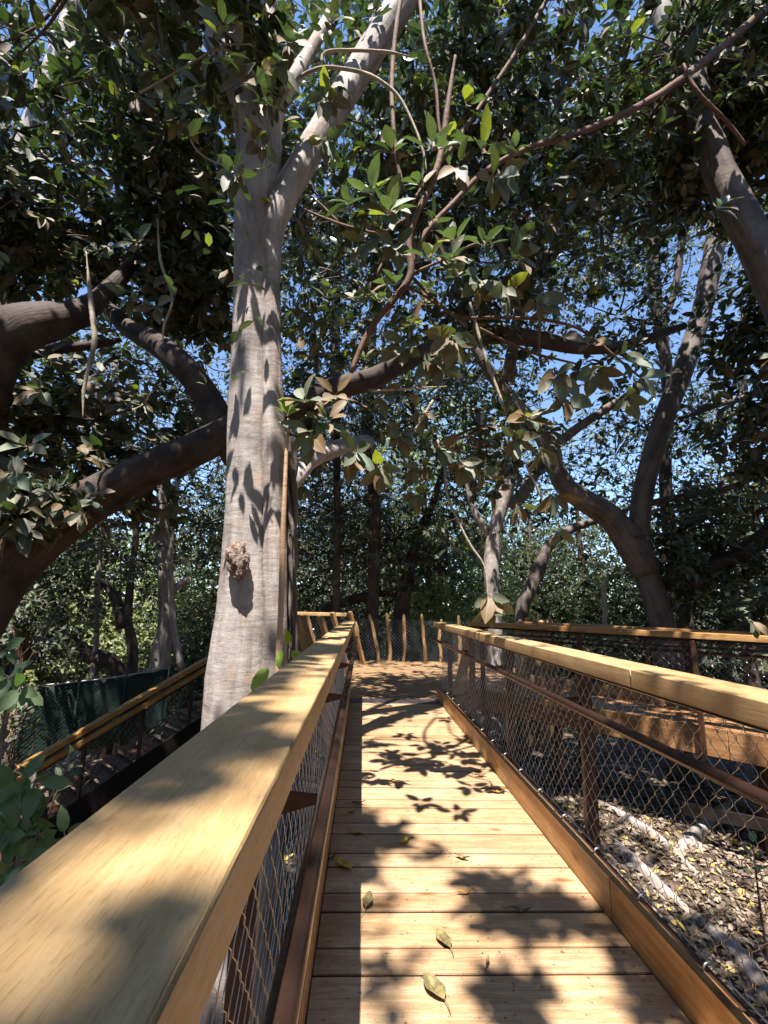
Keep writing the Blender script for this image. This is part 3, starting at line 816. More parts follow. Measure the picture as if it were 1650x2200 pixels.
chainlink('chain_link', (fa.x, fa.y-.08, 0), (fb.x, fb.y-.08, 0), min(fa.z, fb.z)-1.42, min(fa.z, fb.z)-.0, fl, cell=.09, r=.003, mat=GREENWIRE)
m = MB(); m.tube([fa+Vector((-.1, -.04, .01)), fa.lerp(fb, .5)+Vector((0, -.04, -.03)), fb+Vector((0, -.04, .01))], .018, 8); m.build('top_rail', GALV, fl, smooth=True)
for f_ in (0, .33, .66, 1):
    p = fa.lerp(fb, f_); m = MB(); m.tube([p+Vector((0, -.04, .03)), Vector((p.x, p.y-.04, gz(p.x, p.y)-.2))], .024, 8); m.build('post', GREENWIRE, fl, smooth=True)
#@@SPLIT
# ================================================================== trees
def tree(name, label, base, group=None, cat='tree'):
    return empty(name, base, label, cat, group)
def foot(x, y): return Vector((x, y, gz(x, y)))

# ---- the big pale trunk by the rail (depth 3.5)
p0 = at(510, 1500, 3.5)
t1 = tree('fig_tree', 'big pale smooth-barked fig tree rising right beside the left rail', foot(p0.x, 3.5))
m = MB()
def prof(an, t): return 1 + .05*math.cos(2*an+1.0) + .05*math.cos(3*an+t*7) + .035*math.cos(5*an-t*10) + .018*math.cos(9*an+t*16)
b = foot(p0.x-.04, 3.5)
path = [(b-Vector((0, 0, .3)), .62), (b+Vector((.02, 0, .25)), .42), (b+Vector((.03, 0, .8)), .33)]
def PR(px, py, w_, D): p = at(px, py, D); return (p, w_*.95/2*vdepth(p)/FPX)
path += [PR(500,1560,132,3.5), PR(506,1460,128,3.5), PR(512,1400,120,3.5), PR(520,1300,106,3.5), PR(525,1200,95,3.5), PR(529,1100,87,3.5), PR(532,1000,84,3.5),
         PR(534,900,84,3.5), PR(541,700,77,3.5), PR(543,560,78,3.5), PR(545,440,82,3.5), PR(546,340,80,3.5), PR(536,240,76,3.55), PR(505,140,72,3.6), PR(468,50,66,3.7), PR(435,-60,60,3.8), PR(400,-260,50,4)]
pp, rr = smooth_path(path, .07)
m.tube(pp, rr, 36, wob=.06, prof=prof, seed=1)
# fused second stem with the fork to the right
path = [(b+Vector((.25, -.02, -.2)), .35), (b+Vector((.27, -.02, .5)), .2)] + [PR(584,1560,72,3.43), PR(588,1460,66,3.43), PR(590,1400,60,3.43), PR(591,1250,56,3.43), PR(591,1120,52,3.44), PR(590,1000,52,3.45), PR(586,900,52,3.45), PR(582,740,46,3.46),
        PR(577,600,50,3.47), PR(580,500,62,3.5), PR(606,430,62,3.52), PR(648,355,58,3.6), PR(700,265,58,3.75), PR(760,170,60,3.9), PR(812,85,62,4.0), PR(870,-10,62,4.1), PR(930,-160,55,4.3)]
pp, rr = smooth_path(path, .07); m.tube(pp, rr, 24, wob=.10, seed=2)
# stem in the groove, upper forks
path = [PR(566,1180,30,3.5), PR(567,1000,34,3.5), PR(568,800,30,3.5), PR(566,600,36,3.5), PR(572,480,46,3.5), PR(578,380,52,3.55), PR(578,280,56,3.6), PR(575,180,54,3.7), PR(573,60,48,3.8), PR(575,-80,44,4)]
pp, rr = smooth_path(path, .08); m.tube(pp, rr, 20, wob=.12, seed=3)
limb(m, 3.7, [(575,300,46),(600,215,40),(632,165,34),(660,120,28,3.9),(700,50,24,4.1),(760,-70,20,4.3)], 14, seed=4)
# lower stubs to the right
limb(m, 3.75, [(590,1060,54),(618,1040,50),(640,1015,44,3.9),(668,985,42,4.2),(720,965,38,4.7),(790,950,30,5.4)], 14, seed=5)
m.build('trunk', B_MAIN, t1, smooth=True, bark=True)
# burl
bpy_b = bmesh.new(); bmesh.ops.create_icosphere(bpy_b, subdivisions=5, radius=1)
c = at(512, 1203, 3.27)
for v in bpy_b.verts:
    n_ = v.co.normalized(); r_ = 1+.35*noise.noise(n_*1.8)+.16*noise.noise(n_*5)+.07*noise.noise(n_*13)
    v.co = Vector((n_.x*.08*r_, n_.y*.06*r_, n_.z*.12*r_)) + c + Vector((.012*n_.z*-2, 0, 0))
me = bpy.data.meshes.new('burl'); bpy_b.to_mesh(me); bpy_b.free()
mb_, nb_, bb_ = newmat('burl_bark'); tc = N(nb_, 'ShaderNodeTexCoord')
x_ = N(nb_, 'ShaderNodeTexNoise', i_Scale=45, i_Detail=6); nb_.links.new(tc.outputs['Object'], x_.inputs['Vector'])
nb_.links.new(ramp(nb_, x_.outputs[0], [(.35, (.10, .065, .05)), (.65, (.33, .235, .19))]).outputs[0], bb_.inputs['Base Color']); bb_.inputs['Roughness'].default_value = .9
bump(nb_, bb_, x_.outputs[0], 1, .02)
link('burl', me, mb_, t1, True)
# crown of the main tree
crown(t1, L_NEAR, [(at(330,120,5.2), (1.9,1.3,1.2), 150), (at(120,330,5.6), (1.8,1.3,1.6), 130), (at(700,120,5.6), (1.3,1.2,1.0), 150), (at(420,430,5.8), (1.0,1.2,1.1), 150),
      (at(200,560,6.2), (1.6,1.2,1.0), 170), (at(480,40,3.2), (.9,.7,.5), 40), (Vector((-3.2,4,8.6)), (2.2,1.8,1), 60), (Vector((-5,6,8.6)), (2.4,2,1), 60)], 7, .20, 2, twig_mat=B_TWIG, mul=2.6)
# overhead, over the rail and behind the viewer's head: shades the rail
crown(t1, L_NEAR, [(Vector((-.8, -1.5, 7.5)), (2.2,2.2,1.2), 520), (Vector((1.6, -1.0, 8.2)), (2.2,2.4,1.2), 420), (Vector((-1.2, 1.5, 8.8)), (2.5,2.2,1.3), 420), (Vector((1.2, 3.2, 9.5)), (2.5,2.2,1.3), 300)], 6, .17, 1, name='overhead_crown')
# shade caster leaves that make the blobs on the deck: twigs hanging at 7-9 m
P = []
for (x, y, rx, ry, a_) in DARK_DECK:
    k = int(3+rx*ry*210)
    for i in range(k):
        r_ = math.sqrt(random.random()); th = random.uniform(0, 6.28); hgt = random.uniform(7, 11)
        qx = x+rx*r_*math.cos(th)*.72; qy = y+ry*r_*math.sin(th)*.72
        P.append((qx+SUN.x*hgt, qy+SUN.y*hgt, hgt))
q_ = []
while len(q_) < 600:
    qq = np.array([[random.uniform(-.42, -.02), random.uniform(.15, 3.3)]])
    if inside(qq, LIT_CAP, .035)[0]: continue
    hgt = random.uniform(8, 13)
    q_.append((qq[0, 0]+SUN.x*(hgt-1.24), qq[0, 1]+SUN.y*(hgt-1.24), hgt))
P += q_
for i in range(46):      # leaves standing close in the sun's way of the trunk
    zt = random.uniform(1.9, 5.6); tt = random.uniform(.5, 1.6); o_ = Vector((-.93+random.uniform(-.3, .3), 3.3, zt)) + SUN*tt
    P.append(tuple(o_))
for (px, py, D) in [(606,430,3.5),(648,355,3.6),(700,265,3.75),(730,220,3.8),(760,170,3.9),(790,120,3.95),(812,85,4.0),(560,500,3.45),(540,330,3.45),(550,250,3.5),(520,180,3.55)]:
    for i in range(7):
        P.append(tuple(at(px, py, D)+SUN*random.uniform(.35, 1.3)+Vector((random.gauss(0, .13), random.gauss(0, .1), random.gauss(0, .15)))))
P = np.array(P); A = rng.normal(size=P.shape)*.4+np.array([0, 0, 1])
pos, d, nr, LL = rosettes(P, A, 2, .13, .2); link('overhead_crown', leaves_mesh('overhead_crown', pos, d, nr, LL, 1), L_NEAR, t1)

# ---- thin straight young stem and gnarly vine beside the trunk
v1 = tree('young_stem', 'thin straight tan stem with fresh leaves on top, close to the pale trunk', foot(at(600, 1400, 3.2).x, 3.2), cat='sapling')
m = MB(); limb(m, 3.2, [(590,1700,14),(598,1430,14),(604,1300,13),(608,1150,12),(612,1050,10),(616,960,8),(620,900,6)], 8, wob=.05, step=.05); m.build('stem', B_TAN if 'B_TAN' in globals() else bark('tan_stem_bark', (.42, .27, .16), (.58, .40, .25), .2), v1, smooth=True, bark=True)
v2 = tree('twisted_vine', 'gnarled dry vine twisting up behind the straight young stem', foot(at(628, 1400, 3.45).x, 3.45), cat='vine')
m = MB()
for s_, ph in ((0, 0), (1, 2.2), (2, 4.2)):
    limb(m, 3.5, [(626+9*math.sin(k*.9+ph)*(1 if k < 12 else .6), 1480-k*45, 11 if s_ else 14, 3.5+.03*math.cos(k*.9+ph)) for k in range(13)], 7, wob=.3, seed=s_, step=.04)
limb(m, 3.4, [(612,1215,6),(600,1228,5),(590,1226,4),(583,1212,3)], 6, wob=.1, step=.02)
m.build('stem', B_MID, v2, smooth=True, bark=True)

def cluster(px, py, D, ax, n, L, spin=0, droop=.35, c=None):
    """one whorl of big leaves at a twig end"""
    c = c or at(px, py, D); ax = Vector(ax).normalized(); out = []
    t = ax.orthogonal().normalized(); s = ax.cross(t)
    for i in range(n):
        a_ = spin + i*2.399; tilt = .35+.9*i/n
        d = ax*math.cos(tilt)*.9 + (t*math.cos(a_)+s*math.sin(a_))*math.sin(tilt) + Vector((0, 0, -droop*random.uniform(.3, 1.2)))
        d.normalize(); nr = (ax - d*ax.dot(d)) + Vector((random.uniform(-.25, .25), random.uniform(-.45, .05), random.uniform(0, .4)))
        out.append((c+d*L*.22, d, nr, L*random.uniform(.75, 1.15), c))
    return out
def build_clusters(name, lst, mat, parent, tmat=B_PALE, detail=2):
    me = leaves_mesh(name, [tuple(l[0]) for l in lst], [tuple(l[1]) for l in lst], [tuple(l[2]) for l in lst], [l[3] for l in lst], detail, wid=.45)
    link(name, me, mat, parent)
    m = MB()
    for l in lst: m.tube([l[4], l[0]+l[1]*l[3]*.05], [.003, .002], 4, cap=False)
    m.build('leaf_stalks', tmat, parent, bark=True)
cl = []
for q in ((617,895,3.2,(.1,-.4,1),9,.13,.4),): cl += cluster(*q[:6], spin=q[6], droop=-.1)
build_clusters('leaves', cl, L_YOUNG, v1)
cl = cluster(578,1418,3.1,(-.3,-.8,-.2),1,.2,1.0,.5) + cluster(622,1392,3.3,(.3,-.6,.2),2,.15,2,.5) + cluster(606,1385,3.15,(-.2,-.6,-.4),1,.16,2,.6)
build_clusters('lower_leaves', cl, L_YOUNG, v1)

# ---- great dark limb from the left, passing behind the pale trunk (depth 4.6)
x = at(-120, 1400, 4.7).x
t2 = tree('great_limbed_fig', 'massive dark fig tree at left edge whose long limb passes behind the pale trunk', foot(x, 4.9))
m = MB(); b = foot(x-.3, 4.9)
path = [(b-Vector((0, 0, .3)), .7), (b+Vector((-.1, 0, .8)), .45), (at(-150,1480,4.9), .40), (at(-75,1340,4.8), .36), (at(10,1210,4.7), .34), (at(120,1120,4.7), .29), (at(215,1065,4.7), .24), (at(320,1010,4.75), .21), (at(420,965,4.8), .20), (at(500,925,4.9), .19),
        (at(620,880,5.1), .17), (at(720,835,5.3), .16), (at(800,812,5.5), .15), (at(880,772,5.7), .14), (at(960,742,5.9), .15), (at(1060,718,6.1), .16), (at(1150,728,6.2), .14), (at(1240,745,6.4), .12), (at(1340,742,6.7), .10), (at(1470,700,7.2), .07)]
pp, rr = smooth_path(path, .1); rr = [r*.86 for r in rr]; m.tube(pp, rr, 26, wob=.13, seed=7)
limb(m, 4.95, [(510,985,64),(470,900,62),(430,830,58),(380,775,54),(330,735,46,5.2),(270,700,36,5.6),(215,640,26,6)], 18, seed=8)
limb(m, 4.6, [(-60,860,120),(-20,760,110),(40,705,92),(110,690,78,4.8),(170,672,52,5.0),(230,625,34,5.3),(290,560,24,5.6)], 18, seed=9)
limb(m, 5, [(-90,1300,130),(-60,1000,120),(-60,860,110),(-120,600,90),(-160,300,70)], 14, seed=10)
limb(m, 5.4, [(60,760,26),(120,750,24),(200,742,18),(260,730,10)], 8, seed=10)
m.build('trunk', B_DARK, t2, smooth=True, bark=True)
crown(t2, L_NEAR, [(at(110,900,5.6), (1.3,.8,.8), 120), (at(200,1050,5.4), (1.0,.6,.35), 60), (at(60,480,5.6), (1.1,1.0,1.0), 60), (at(380,620,6.4), (1.1,.9,.8), 110),
     (at(60,1090,4.4), (.55,.3,.22), 26), (at(300,860,6.2), (1.0,.8,.7), 70), (at(800,880,5.8), (1.3,.6,.45), 46), (at(960,640,6.6), (1.3,.7,.6), 90), (at(1180,680,6.8), (1.0,.6,.5), 36), (at(1300,780,6.8), (.9,.5,.5), 22),
     (at(720,930,5.6), (.8,.6,.4), 34), (at(950,950,6), (1.3,.8,.6), 80)], 7, .19, 2, twig_mat=B_TWIG, mul=2.9)

# ---- near right tree: thick dark stem crossing the top right corner; carries the hanging branches
t3 = tree('overhanging_fig', 'dark thick leaning fig trunk cutting the upper right corner, trailing brown branches over the boardwalk', foot(at(1790, 1300, 5.2).x, 5.2))
m = MB(); b = foot(at(1800, 1300, 5.2).x, 5.2)
path = [(b-Vector((0, 0, .3)), .5), (b+Vector((0, 0, .8)), .36), (at(1775,1000,5.2), .30), (at(1720,760,5.2), .28), (at(1650,580,5.2), .27), (at(1590,460,5.2), .25), (at(1545,370,5.25), .23), (at(1512,270,5.3), .21), (at(1490,160,5.4), .19), (at(1480,60,5.5), .18), (at(1470,-60,5.7), .15)]
pp, rr = smooth_path(path, .1); rr = [r*.8 for r in rr]; m.tube(pp, rr, 22, wob=.11, seed=11)
limb(m, 5.4, [(1500,230,60),(1450,120,46),(1420,20,40,5.6),(1400,-80,34,6)], 14, seed=12)
m.build('trunk', B_MID, t3, smooth=True, bark=True)
HB = [ # brown hanging branches, depth about 3.4
 (3.4, [(1700,-10,16,4.2),(1640,25,16,4.0),(1540,110,15,3.9),(1450,180,15,3.8),(1350,240,14,3.7),(1230,290,13,3.6),(1130,320,12,3.5),(1040,370,12,3.45),(975,435,11,3.4),(915,500,12,3.35),(885,570,13)]),
 (3.4, [(1466,140,9,3.8),(1500,200,9,3.8),(1560,260,8,3.9),(1600,310,7,4)]),
 (3.35, [(978,120,6),(960,240,13),(950,320,15),(925,400,15),(895,460,15),(878,520,16),(882,590,16),(845,645,15),(800,700,14),(770,760,13),(755,800,10)]),
 (3.35, [(1175,0,9,3.8),(1110,110,9,3.7),(1050,200,9,3.6),(990,290,8,3.5),(940,360,8),(890,430,8),(875,490,8)]),
 (3.35, [(865,-30,10,3.6),(850,70,10,3.5),(842,170,10,3.45),(845,270,10),(858,370,10),(872,450,10),(880,520,9)]),
 (3.3, [(900,-20,7,3.5),(912,90,7),(935,180,7),(942,260,7),(948,300,6)]),
 (3.5, [(880,590,8),(930,640,7),(985,680,7),(1060,682,7),(1130,684,7),(1185,690,7),(1240,705,6),(1290,740,6),(1350,790,5),(1400,830,5)]),
 (3.5, [(1160,690,7),(1158,730,7),(1160,770,6),(1163,790,5)]),
 (3.5, [(1030,705,6),(1080,730,6),(1150,760,6),(1210,775,5),(1240,782,4)]),
 (3.4, [(880,590,7),(960,555,6),(1020,525,6),(1080,520,5)]),
 (3.3, [(870,470,7),(820,500,6),(760,490,6),(700,470,6),(655,450,4)]), (3.3, [(730,480,5),(690,440,5),(665,420,3)]),
 (3.5, [(830,680,6),(870,620,6),(950,660,6),(1000,700,5)]),
]
for i, (D, pts) in enumerate(HB):
    m = MB(); limb(m, D, pts, 8, wob=.14, seed=20+i, step=.05); m.build('hanging_branch', B_TWIG, t3, smooth=True, bark=True)
for i, (D, pts) in enumerate([
 (3.2, [(600,235,7),(618,195,7),(645,165,8),(690,146,8),(740,148,8),(795,162,8),(850,200,7),(885,260,6),(910,330,6),(916,372,5)]),
 (3.2, [(690,138,6),(700,112,7),(760,108,7),(830,112,7),(880,120,6)]),
 (3.1, [(430,150,4),(470,105,5),(520,130,6),(560,180,5),(572,230,5),(574,330,5),(570,420,4)]),
 (3.1, [(300,200,4),(420,130,4),(475,98,4),(540,95,4)]),
 (3.4, [(400,280,4),(430,330,4),(500,360,4),(590,355,4)]),
 (3.6, [(338,470,2),(345,560,6),(370,640,6),(352,700,5),(350,740,4)]), (4.2, [(185,540,2),(195,650,11),(203,730,11),(190,790,9),(180,840,7),(178,900,5)]),
 (3.7, [(940,945,5),(955,1000,5),(960,1060,5),(985,1120,5),(1010,1170,5),(1040,1215,4),(1048,1270,4),(1046,1300,4)]),
 (4.0, [(1010,650,6),(1040,760,7),(1070,840,7),(1090,900,5)]), (3.6, [(1130,1000,5),(1160,1060,5),(1175,1110,4)]),
 (9.6, [(1325,1385,10),(1318,1370,10),(1300,1340,10),(1302,1300,9),(1296,1260,9),(1310,1230,7)]),
 (3.5, [(800,840,5),(880,835,5),(960,830,4)]), (3.6, [(930,860,5),(900,910,5),(880,940,5)]),
]):
    m = MB(); limb(m, D, pts[:-1]+[(pts[-1][0], pts[-1][1], 1.2, *pts[-1][3:])], 7, wob=.16, seed=50+i, step=.04); m.build('pale_twig', B_PALE, t3, smooth=True, bark=True)
random.seed(5); cl = []
for (px, py, D, ax, n, L, sp_) in [
 (800,420,3.1,(-.2,-.5,.7),8,.19,0),(835,455,3.1,(.1,-.7,.2),8,.19,1),(760,440,3.1,(-.8,-.3,.3),5,.18,2),(850,530,3.2,(0,-.6,-.3),6,.17,3),(790,520,3.2,(-.4,-.5,-.3),6,.17,1),
 (1035,330,3.2,(.4,-.4,.6),5,.22,0),(1060,380,3.2,(.3,-.6,-.5),8,.22,1),(985,360,3.2,(-.3,-.6,-.5),4,.20,2),
 (930,480,3.3,(.3,-.4,.5),6,.15,0),(960,560,3.3,(.2,-.5,.3),7,.17,1),(1030,600,3.3,(0,-.7,-.4),8,.20,2),(1100,555,3.3,(.4,-.6,.1),8,.19,0),(1080,620,3.3,(.2,-.6,-.5),7,.19,3),(1110,520,3.3,(.3,-.5,.8),4,.17,3),
 (1150,640,3.4,(.3,-.5,-.5),6,.18,3),(890,700,3.3,(-.3,-.4,.6),7,.15,1),(970,720,3.3,(-.1,-.5,-.6),8,.21,2),(930,770,3.4,(.1,-.6,-.4),8,.19,3),(870,740,3.4,(-.2,-.6,-.1),7,.17,0),
 (700,905,3.3,(.2,-.6,.3),9,.16,0),(670,930,3.2,(-.3,-.7,-.2),6,.17,1),(760,970,3.4,(.2,-.7,-.2),8,.17,2),(815,1000,3.4,(.1,-.5,-.6),7,.17,3),(720,850,3.4,(.0,-.6,.2),6,.15,0),(655,865,3.2,(-.1,-.5,.7),6,.16,0),
 (820,850,3.6,(0,-.6,-.2),6,.15,3),(900,880,3.7,(.2,-.6,-.2),6,.15,1),(860,930,3.7,(.1,-.6,-.3),7,.15,2),(940,960,3.7,(.2,-.6,-.1),8,.16,3),(990,990,3.7,(.2,-.5,-.4),8,.16,1),(905,1000,3.8,(-.2,-.6,-.4),7,.15,0),
 (1030,1010,3.8,(.3,-.5,-.4),6,.15,3),(890,1060,3.9,(0,-.6,-.5),6,.15,3),
 (1280,790,3.6,(-.2,-.5,-.7),7,.20,1),(1265,740,3.6,(-.3,-.5,.1),4,.18,3),(1330,770,3.5,(.3,-.6,.1),6,.18,0),(1360,810,3.5,(.3,-.7,-.2),6,.18,1),(1345,850,3.5,(-.1,-.5,-.7),5,.17,2),(1190,800,3.5,(0,-.6,-.3),6,.20,2),(1215,850,3.5,(.1,-.5,-.8),4,.19,0),
 (1130,900,3.6,(.1,-.5,.3),8,.18,0),(1110,940,3.6,(-.2,-.5,-.3),7,.17,1),(1160,960,3.6,(.2,-.4,-.6),6,.17,2),(1190,1060,3.6,(.1,-.5,-.5),6,.16,1),(1200,1130,3.6,(.1,-.4,-.8),4,.15,1),(1110,1080,3.7,(0,-.4,-.8),5,.17,1),
 (1050,1275,3.7,(0,-.6,-.3),7,.17,0),(1048,1300,3.7,(.2,-.5,-.7),3,.15,2),
 (295,520,3.2,(.1,-.6,0),6,.14,0),(285,630,3.3,(-.2,-.6,-.4),7,.16,1),(335,660,3.3,(.2,-.5,-.1),5,.14,2),(240,385,3.3,(0,-.6,-.1),4,.13,2),
 (485,60,2.9,(.1,-.6,-.5),3,.19,0),(520,180,3.0,(-.1,-.6,-.2),7,.17,1),(560,220,3.0,(.2,-.6,-.1),5,.17,2),(700,210,3.2,(.1,-.5,-.5),8,.17,0),(620,90,3.0,(.2,-.5,-.2),6,.18,1),(710,50,3.0,(.1,-.6,.2),6,.16,1),
 (960,300,3.4,(.2,-.3,.7),6,.17,1),(905,400,3.3,(-.3,-.3,.6),6,.17,2),(1000,230,3.5,(.3,-.3,.6),6,.17,2),(845,330,3.3,(-.2,-.3,.5),5,.17,1),(1100,330,3.6,(.1,-.3,.8),6,.17,1),(1180,300,3.6,(.1,-.3,.8),6,.17,0),(790,640,3.5,(-.4,-.3,.5),6,.17,0),
 (390,60,3.0,(-.1,-.5,.3),7,.16,3),(440,190,3.0,(-.2,-.6,-.2),6,.17,0),(240,90,3.2,(-.1,-.5,.4),7,.17,0),(505,370,3.1,(.1,-.6,-.6),7,.17,1),(560,310,3.1,(.2,-.5,-.5),5,.16,2),(390,250,3.2,(0,-.6,-.6),8,.17,3),(700,300,3.4,(0,-.5,-.6),6,.16,3),
 (590,140,2.9,(.3,-.5,-.3),4,.19,1),(1075,20,3.4,(0,-.5,.4),8,.16,0),
 (60,960,3.3,(.1,-.5,.2),6,.15,3),(30,1010,3.2,(0,-.6,-.2),7,.18,0),(90,840,3.5,(-.1,-.6,.1),6,.16,2),(180,1100,3.6,(0,-.6,-.3),4,.13,2),
 (1540,450,4.2,(.1,-.5,.3),6,.17,2),(1610,1330,5,(0,-.6,-.3),3,.17,2)]:
    cl += cluster(px, py, D, ax, n, L*1.12, sp_*1.3, .55)
for (px, py, hh) in [(835,1520,4.6),(905,1530,4.8),(960,1545,5.0),(800,1560,4.4),(870,1580,4.4),(950,1600,4.2),(1000,1620,4.3),(840,1620,4.0),(905,1650,3.9),(965,1660,4.0),(930,1500,5.4),(1010,1690,3.9),(905,1725,3.8),(1060,1650,4.2),(980,1745,4.0),(860,1495,5.5),(1010,1570,4.8),(780,1600,4.2)]:
    cl += cluster(0, 0, 0, (random.uniform(-.3, .3), -.3, .7), 6, .16, random.uniform(0, 6), .35, c=on(px, py, 0)+SUN*hh)
build_clusters('hanging_leaves', cl, L_HANG, t3)
crown(t3, L_NEAR, [(at(1000,60,5.2), (1.6,1.3,.9), 210), (at(1400,250,5.6), (1.5,1.2,1.1), 250), (at(1250,120,6.2), (1.3,1.3,.9), 120), (at(1150,330,6.0), (1.4,1.2,.9), 190), (at(820,280,5.8), (1.2,1.2,1.1), 170),
     (at(1600,180,5.8), (1.2,1.2,1.3), 190), (at(1420,400,6.6), (1.2,1.0,.7), 70), (at(1660,720,6.5), (.5,1.0,1.1), 50), (at(900,450,6.6), (1.2,1,.8), 130), (at(1640,950,7.5), (.6,1.0,.8), 30), (at(1000,300,5.4), (1.3,.9,1.0), 110), (at(1150,450,5.6), (1.2,.8,.8), 70), (at(820,560,5.6), (1.0,.8,.9), 80), (at(1010,640,6.0), (1.2,.8,.8), 70), (at(820,760,6.2), (1.2,.7,.6), 60), (at(680,420,5.2), (.7,.7,.8), 50)], 7, .20, 2, twig_mat=B_TWIG, mul=4.6)

# ---- forked tree at right (depth 9)
t4 = tree('forked_fig', 'fig tree forking into two curved trunks behind the right railings', foot(at(1440, 1400, 9).x, 9))
m = MB(); b = foot(at(1455, 1450, 9).x, 9)
path = [(b-Vector((0, 0, .3)), .5), (b+Vector((-.05, 0, .5)), .36), (at(1432,1380,9), .30), (at(1412,1300,9), .29), (at(1385,1220,9), .30), (at(1375,1160,9), .26), (at(1378,1080,9), .26), (at(1395,1000,9), .26), (at(1425,900,9), .26), (at(1470,790,9), .26), (at(1505,680,9), .26),
        (at(1530,560,9), .26), (at(1545,440,9), .25), (at(1550,330,9), .23), (at(1540,200,9.2), .2), (at(1500,60,9.5), .18), (at(1460,-80,10), .14)]
pp, rr = smooth_path(path, .15); rr = [r*.78 for r in rr]; m.tube(pp, rr, 20, wob=.1, seed=31)
limb(m, 9, [(1390,1230,60),(1355,1170,60),(1310,1110,54),(1255,1075,46),(1210,1040,40),(1185,985,34),(1160,930,32),(1120,880,30),(1075,830,27),(1040,780,24),(1010,720,20),(990,640,14)], 14, seed=32)
limb(m, 9.3, [(1170,980,24),(1130,1050,26),(1100,1090,26)], 10, seed=33)
limb(m, 9, [(1190,960,20),(1240,920,20),(1300,880,18),(1360,840,12)], 10, seed=34)
limb(m, 8.5, [(1090,820,26),(1110,700,26,8),(1140,600,26,7.6),(1190,540,28,7.4),(1235,480,26,7.4),(1280,400,24,7.4),(1350,330,20,7.6),(1440,230,14,8)], 12, seed=35)
limb(m, 9, [(1400,1080,14),(1500,1060,14),(1560,1050,12),(1660,1010,10)], 8, seed=36)
limb(m, 9, [(1460,900,9),(1540,870,14),(1600,855,14),(1680,830,12)], 8, seed=37)
m.build('trunk', B_MID, t4, smooth=True, bark=True)
crown(t4, L_MID, [(at(1200,900,9.5), (1.8,1.2,1.0), 60), (at(1330,680,9), (1.6,1.2,1.0), 60), (at(1150,480,9), (2.2,1.5,1.4), 260), (at(1560,950,9.5), (1.3,1.2,1.0), 50), (at(1450,1150,9), (1.6,1.0,.7), 80), (at(1640,500,9), (.7,1.2,1.5), 50),
      (at(1000,800,9), (1.6,1.2,1.1), 140), (at(1380,330,9), (2.2,1.5,1.5), 200), (at(1380,900,10), (1.5,1,.9), 26), (Vector((4.2,5,9.3)), (2.4,2,1), 150), (Vector((6.5,6,9)), (2.4,2,1.2), 150), (Vector((3,7.5,10.5)), (2.4,2,1), 150)], 7, .17, 1, twig_mat=B_DARK)

# ---- further trunks: (name, label, depth, trunk limbs, bark, crown clumps, leaf)
def simple_tree(name, label, limbs, bk, clumps, leaf, L=.17, D0=None, group='trees of the grove', detail=1, tw=B_DARK):
    Dq = limbs[0][0]; f0 = at(limbs[0][1][0][0], limbs[0][1][0][1], Dq)
    t = tree(name, label, foot(f0.x, Dq), group); m = MB()
    for i, (D, pts) in enumerate(limbs):
        if i == 0:
            p = at(pts[0][0], pts[0][1], D); r_ = pts[0][2]/2*vdepth(p)/FPX; g = foot(p.x, D)
            cps = [(g-Vector((0, 0, .25)), r_*1.7), (g+Vector((0, 0, .3)), r_*1.25)] if p.z > g.z+.6 else [(g-Vector((0, 0, .25)), r_*1.5)]
            for q in pts:
                Y = q[3] if len(q) > 3 else D; pq = at(q[0], q[1], Y); cps.append((pq, q[2]/2*vdepth(pq)/FPX))
            pp, rr = smooth_path(cps, .2); m.tube(pp, rr, 14, wob=.1, seed=hash_(name)+i)
        else: limb(m, D, pts, 10, wob=.12, seed=hash_(name)+i, step=.2)
    m.build('trunk', bk, t, smooth=True, bark=True)
    crown(t, leaf, clumps, 6, L, detail, twig_mat=tw)
    return t
def hash_(s): return sum(ord(c)*(i+1) for i, c in enumerate(s)) % 97
def W(px, py, D, r, n): 
    return (at(px, py, D), r, n)
simple_tree('upper_left_fig', 'slim pale slanting fig trunk high in the upper left corner',
    [(7.5, [(-40,900,40),(10,560,40),(50,330,38),(75,250,36),(100,180,36),(130,100,34),(155,20,30),(175,-60,24)]), (7.5, [(-20,700,30),(0,560,28),(10,480,20)]), (8, [(190,420,24),(205,470,26),(240,560,20)])],
    B_MAIN, [W(120,150,8.5,(2.2,1.5,1.5),110), W(300,420,9,(2.4,1.5,1.5),110), W(100,700,9,(2.2,1.5,1.3),90), W(380,250,10,(2.2,1.5,2),90), W(30,420,9,(1.8,1.4,1.6),70)], L_MID)
simple_tree('mottled_fig', 'pale mottled trunk standing behind the green screened fence',
    [(14, [(345,1410,40),(355,1340,30),(352,1250,27),(348,1150,27),(350,1060,24),(360,950,18)]), (13.7, [(390,1440,15),(372,1330,13),(366,1200,13),(375,1080,12),(390,980,9)]), (14, [(358,1290,16),(380,1260,14),(405,1240,10)])],
    B_MAIN, [W(350,950,14,(3.0,2,2.0),200), W(240,800,14,(2.6,2,2),160), W(430,1130,15,(1.8,1.5,1.6),120)], L_MID)
simple_tree('leaning_fig', 'dark curved trunk leaning left, at the end of the green screened fence',
    [(13.6, [(250,1440,34),(185,1405,34),(140,1370,32),(110,1310,28),(85,1250,24),(65,1210,22),(50,1150,20),(70,1060,16)])],
    B_DARK, [W(60,1180,12.5,(1.6,1.2,1.2),90), W(30,1380,11,(1.2,.8,.6),110), W(130,1290,13,(1.2,1,1.0),60)], L_MID)
simple_tree('slender_dark_fig', 'slender black trunk between the leaning trunk and the mottled one',
    [(13, [(285,1410,22),(275,1330,18),(282,1240,14),(292,1150,12),(296,1060,10)]), (13, [(265,1350,26),(250,1290,22),(220,1250,12)])],
    B_DARK, [W(260,1190,14,(1.6,1.2,1.3),90), W(180,960,14,(2.4,2,1.6),140)], L_MID)
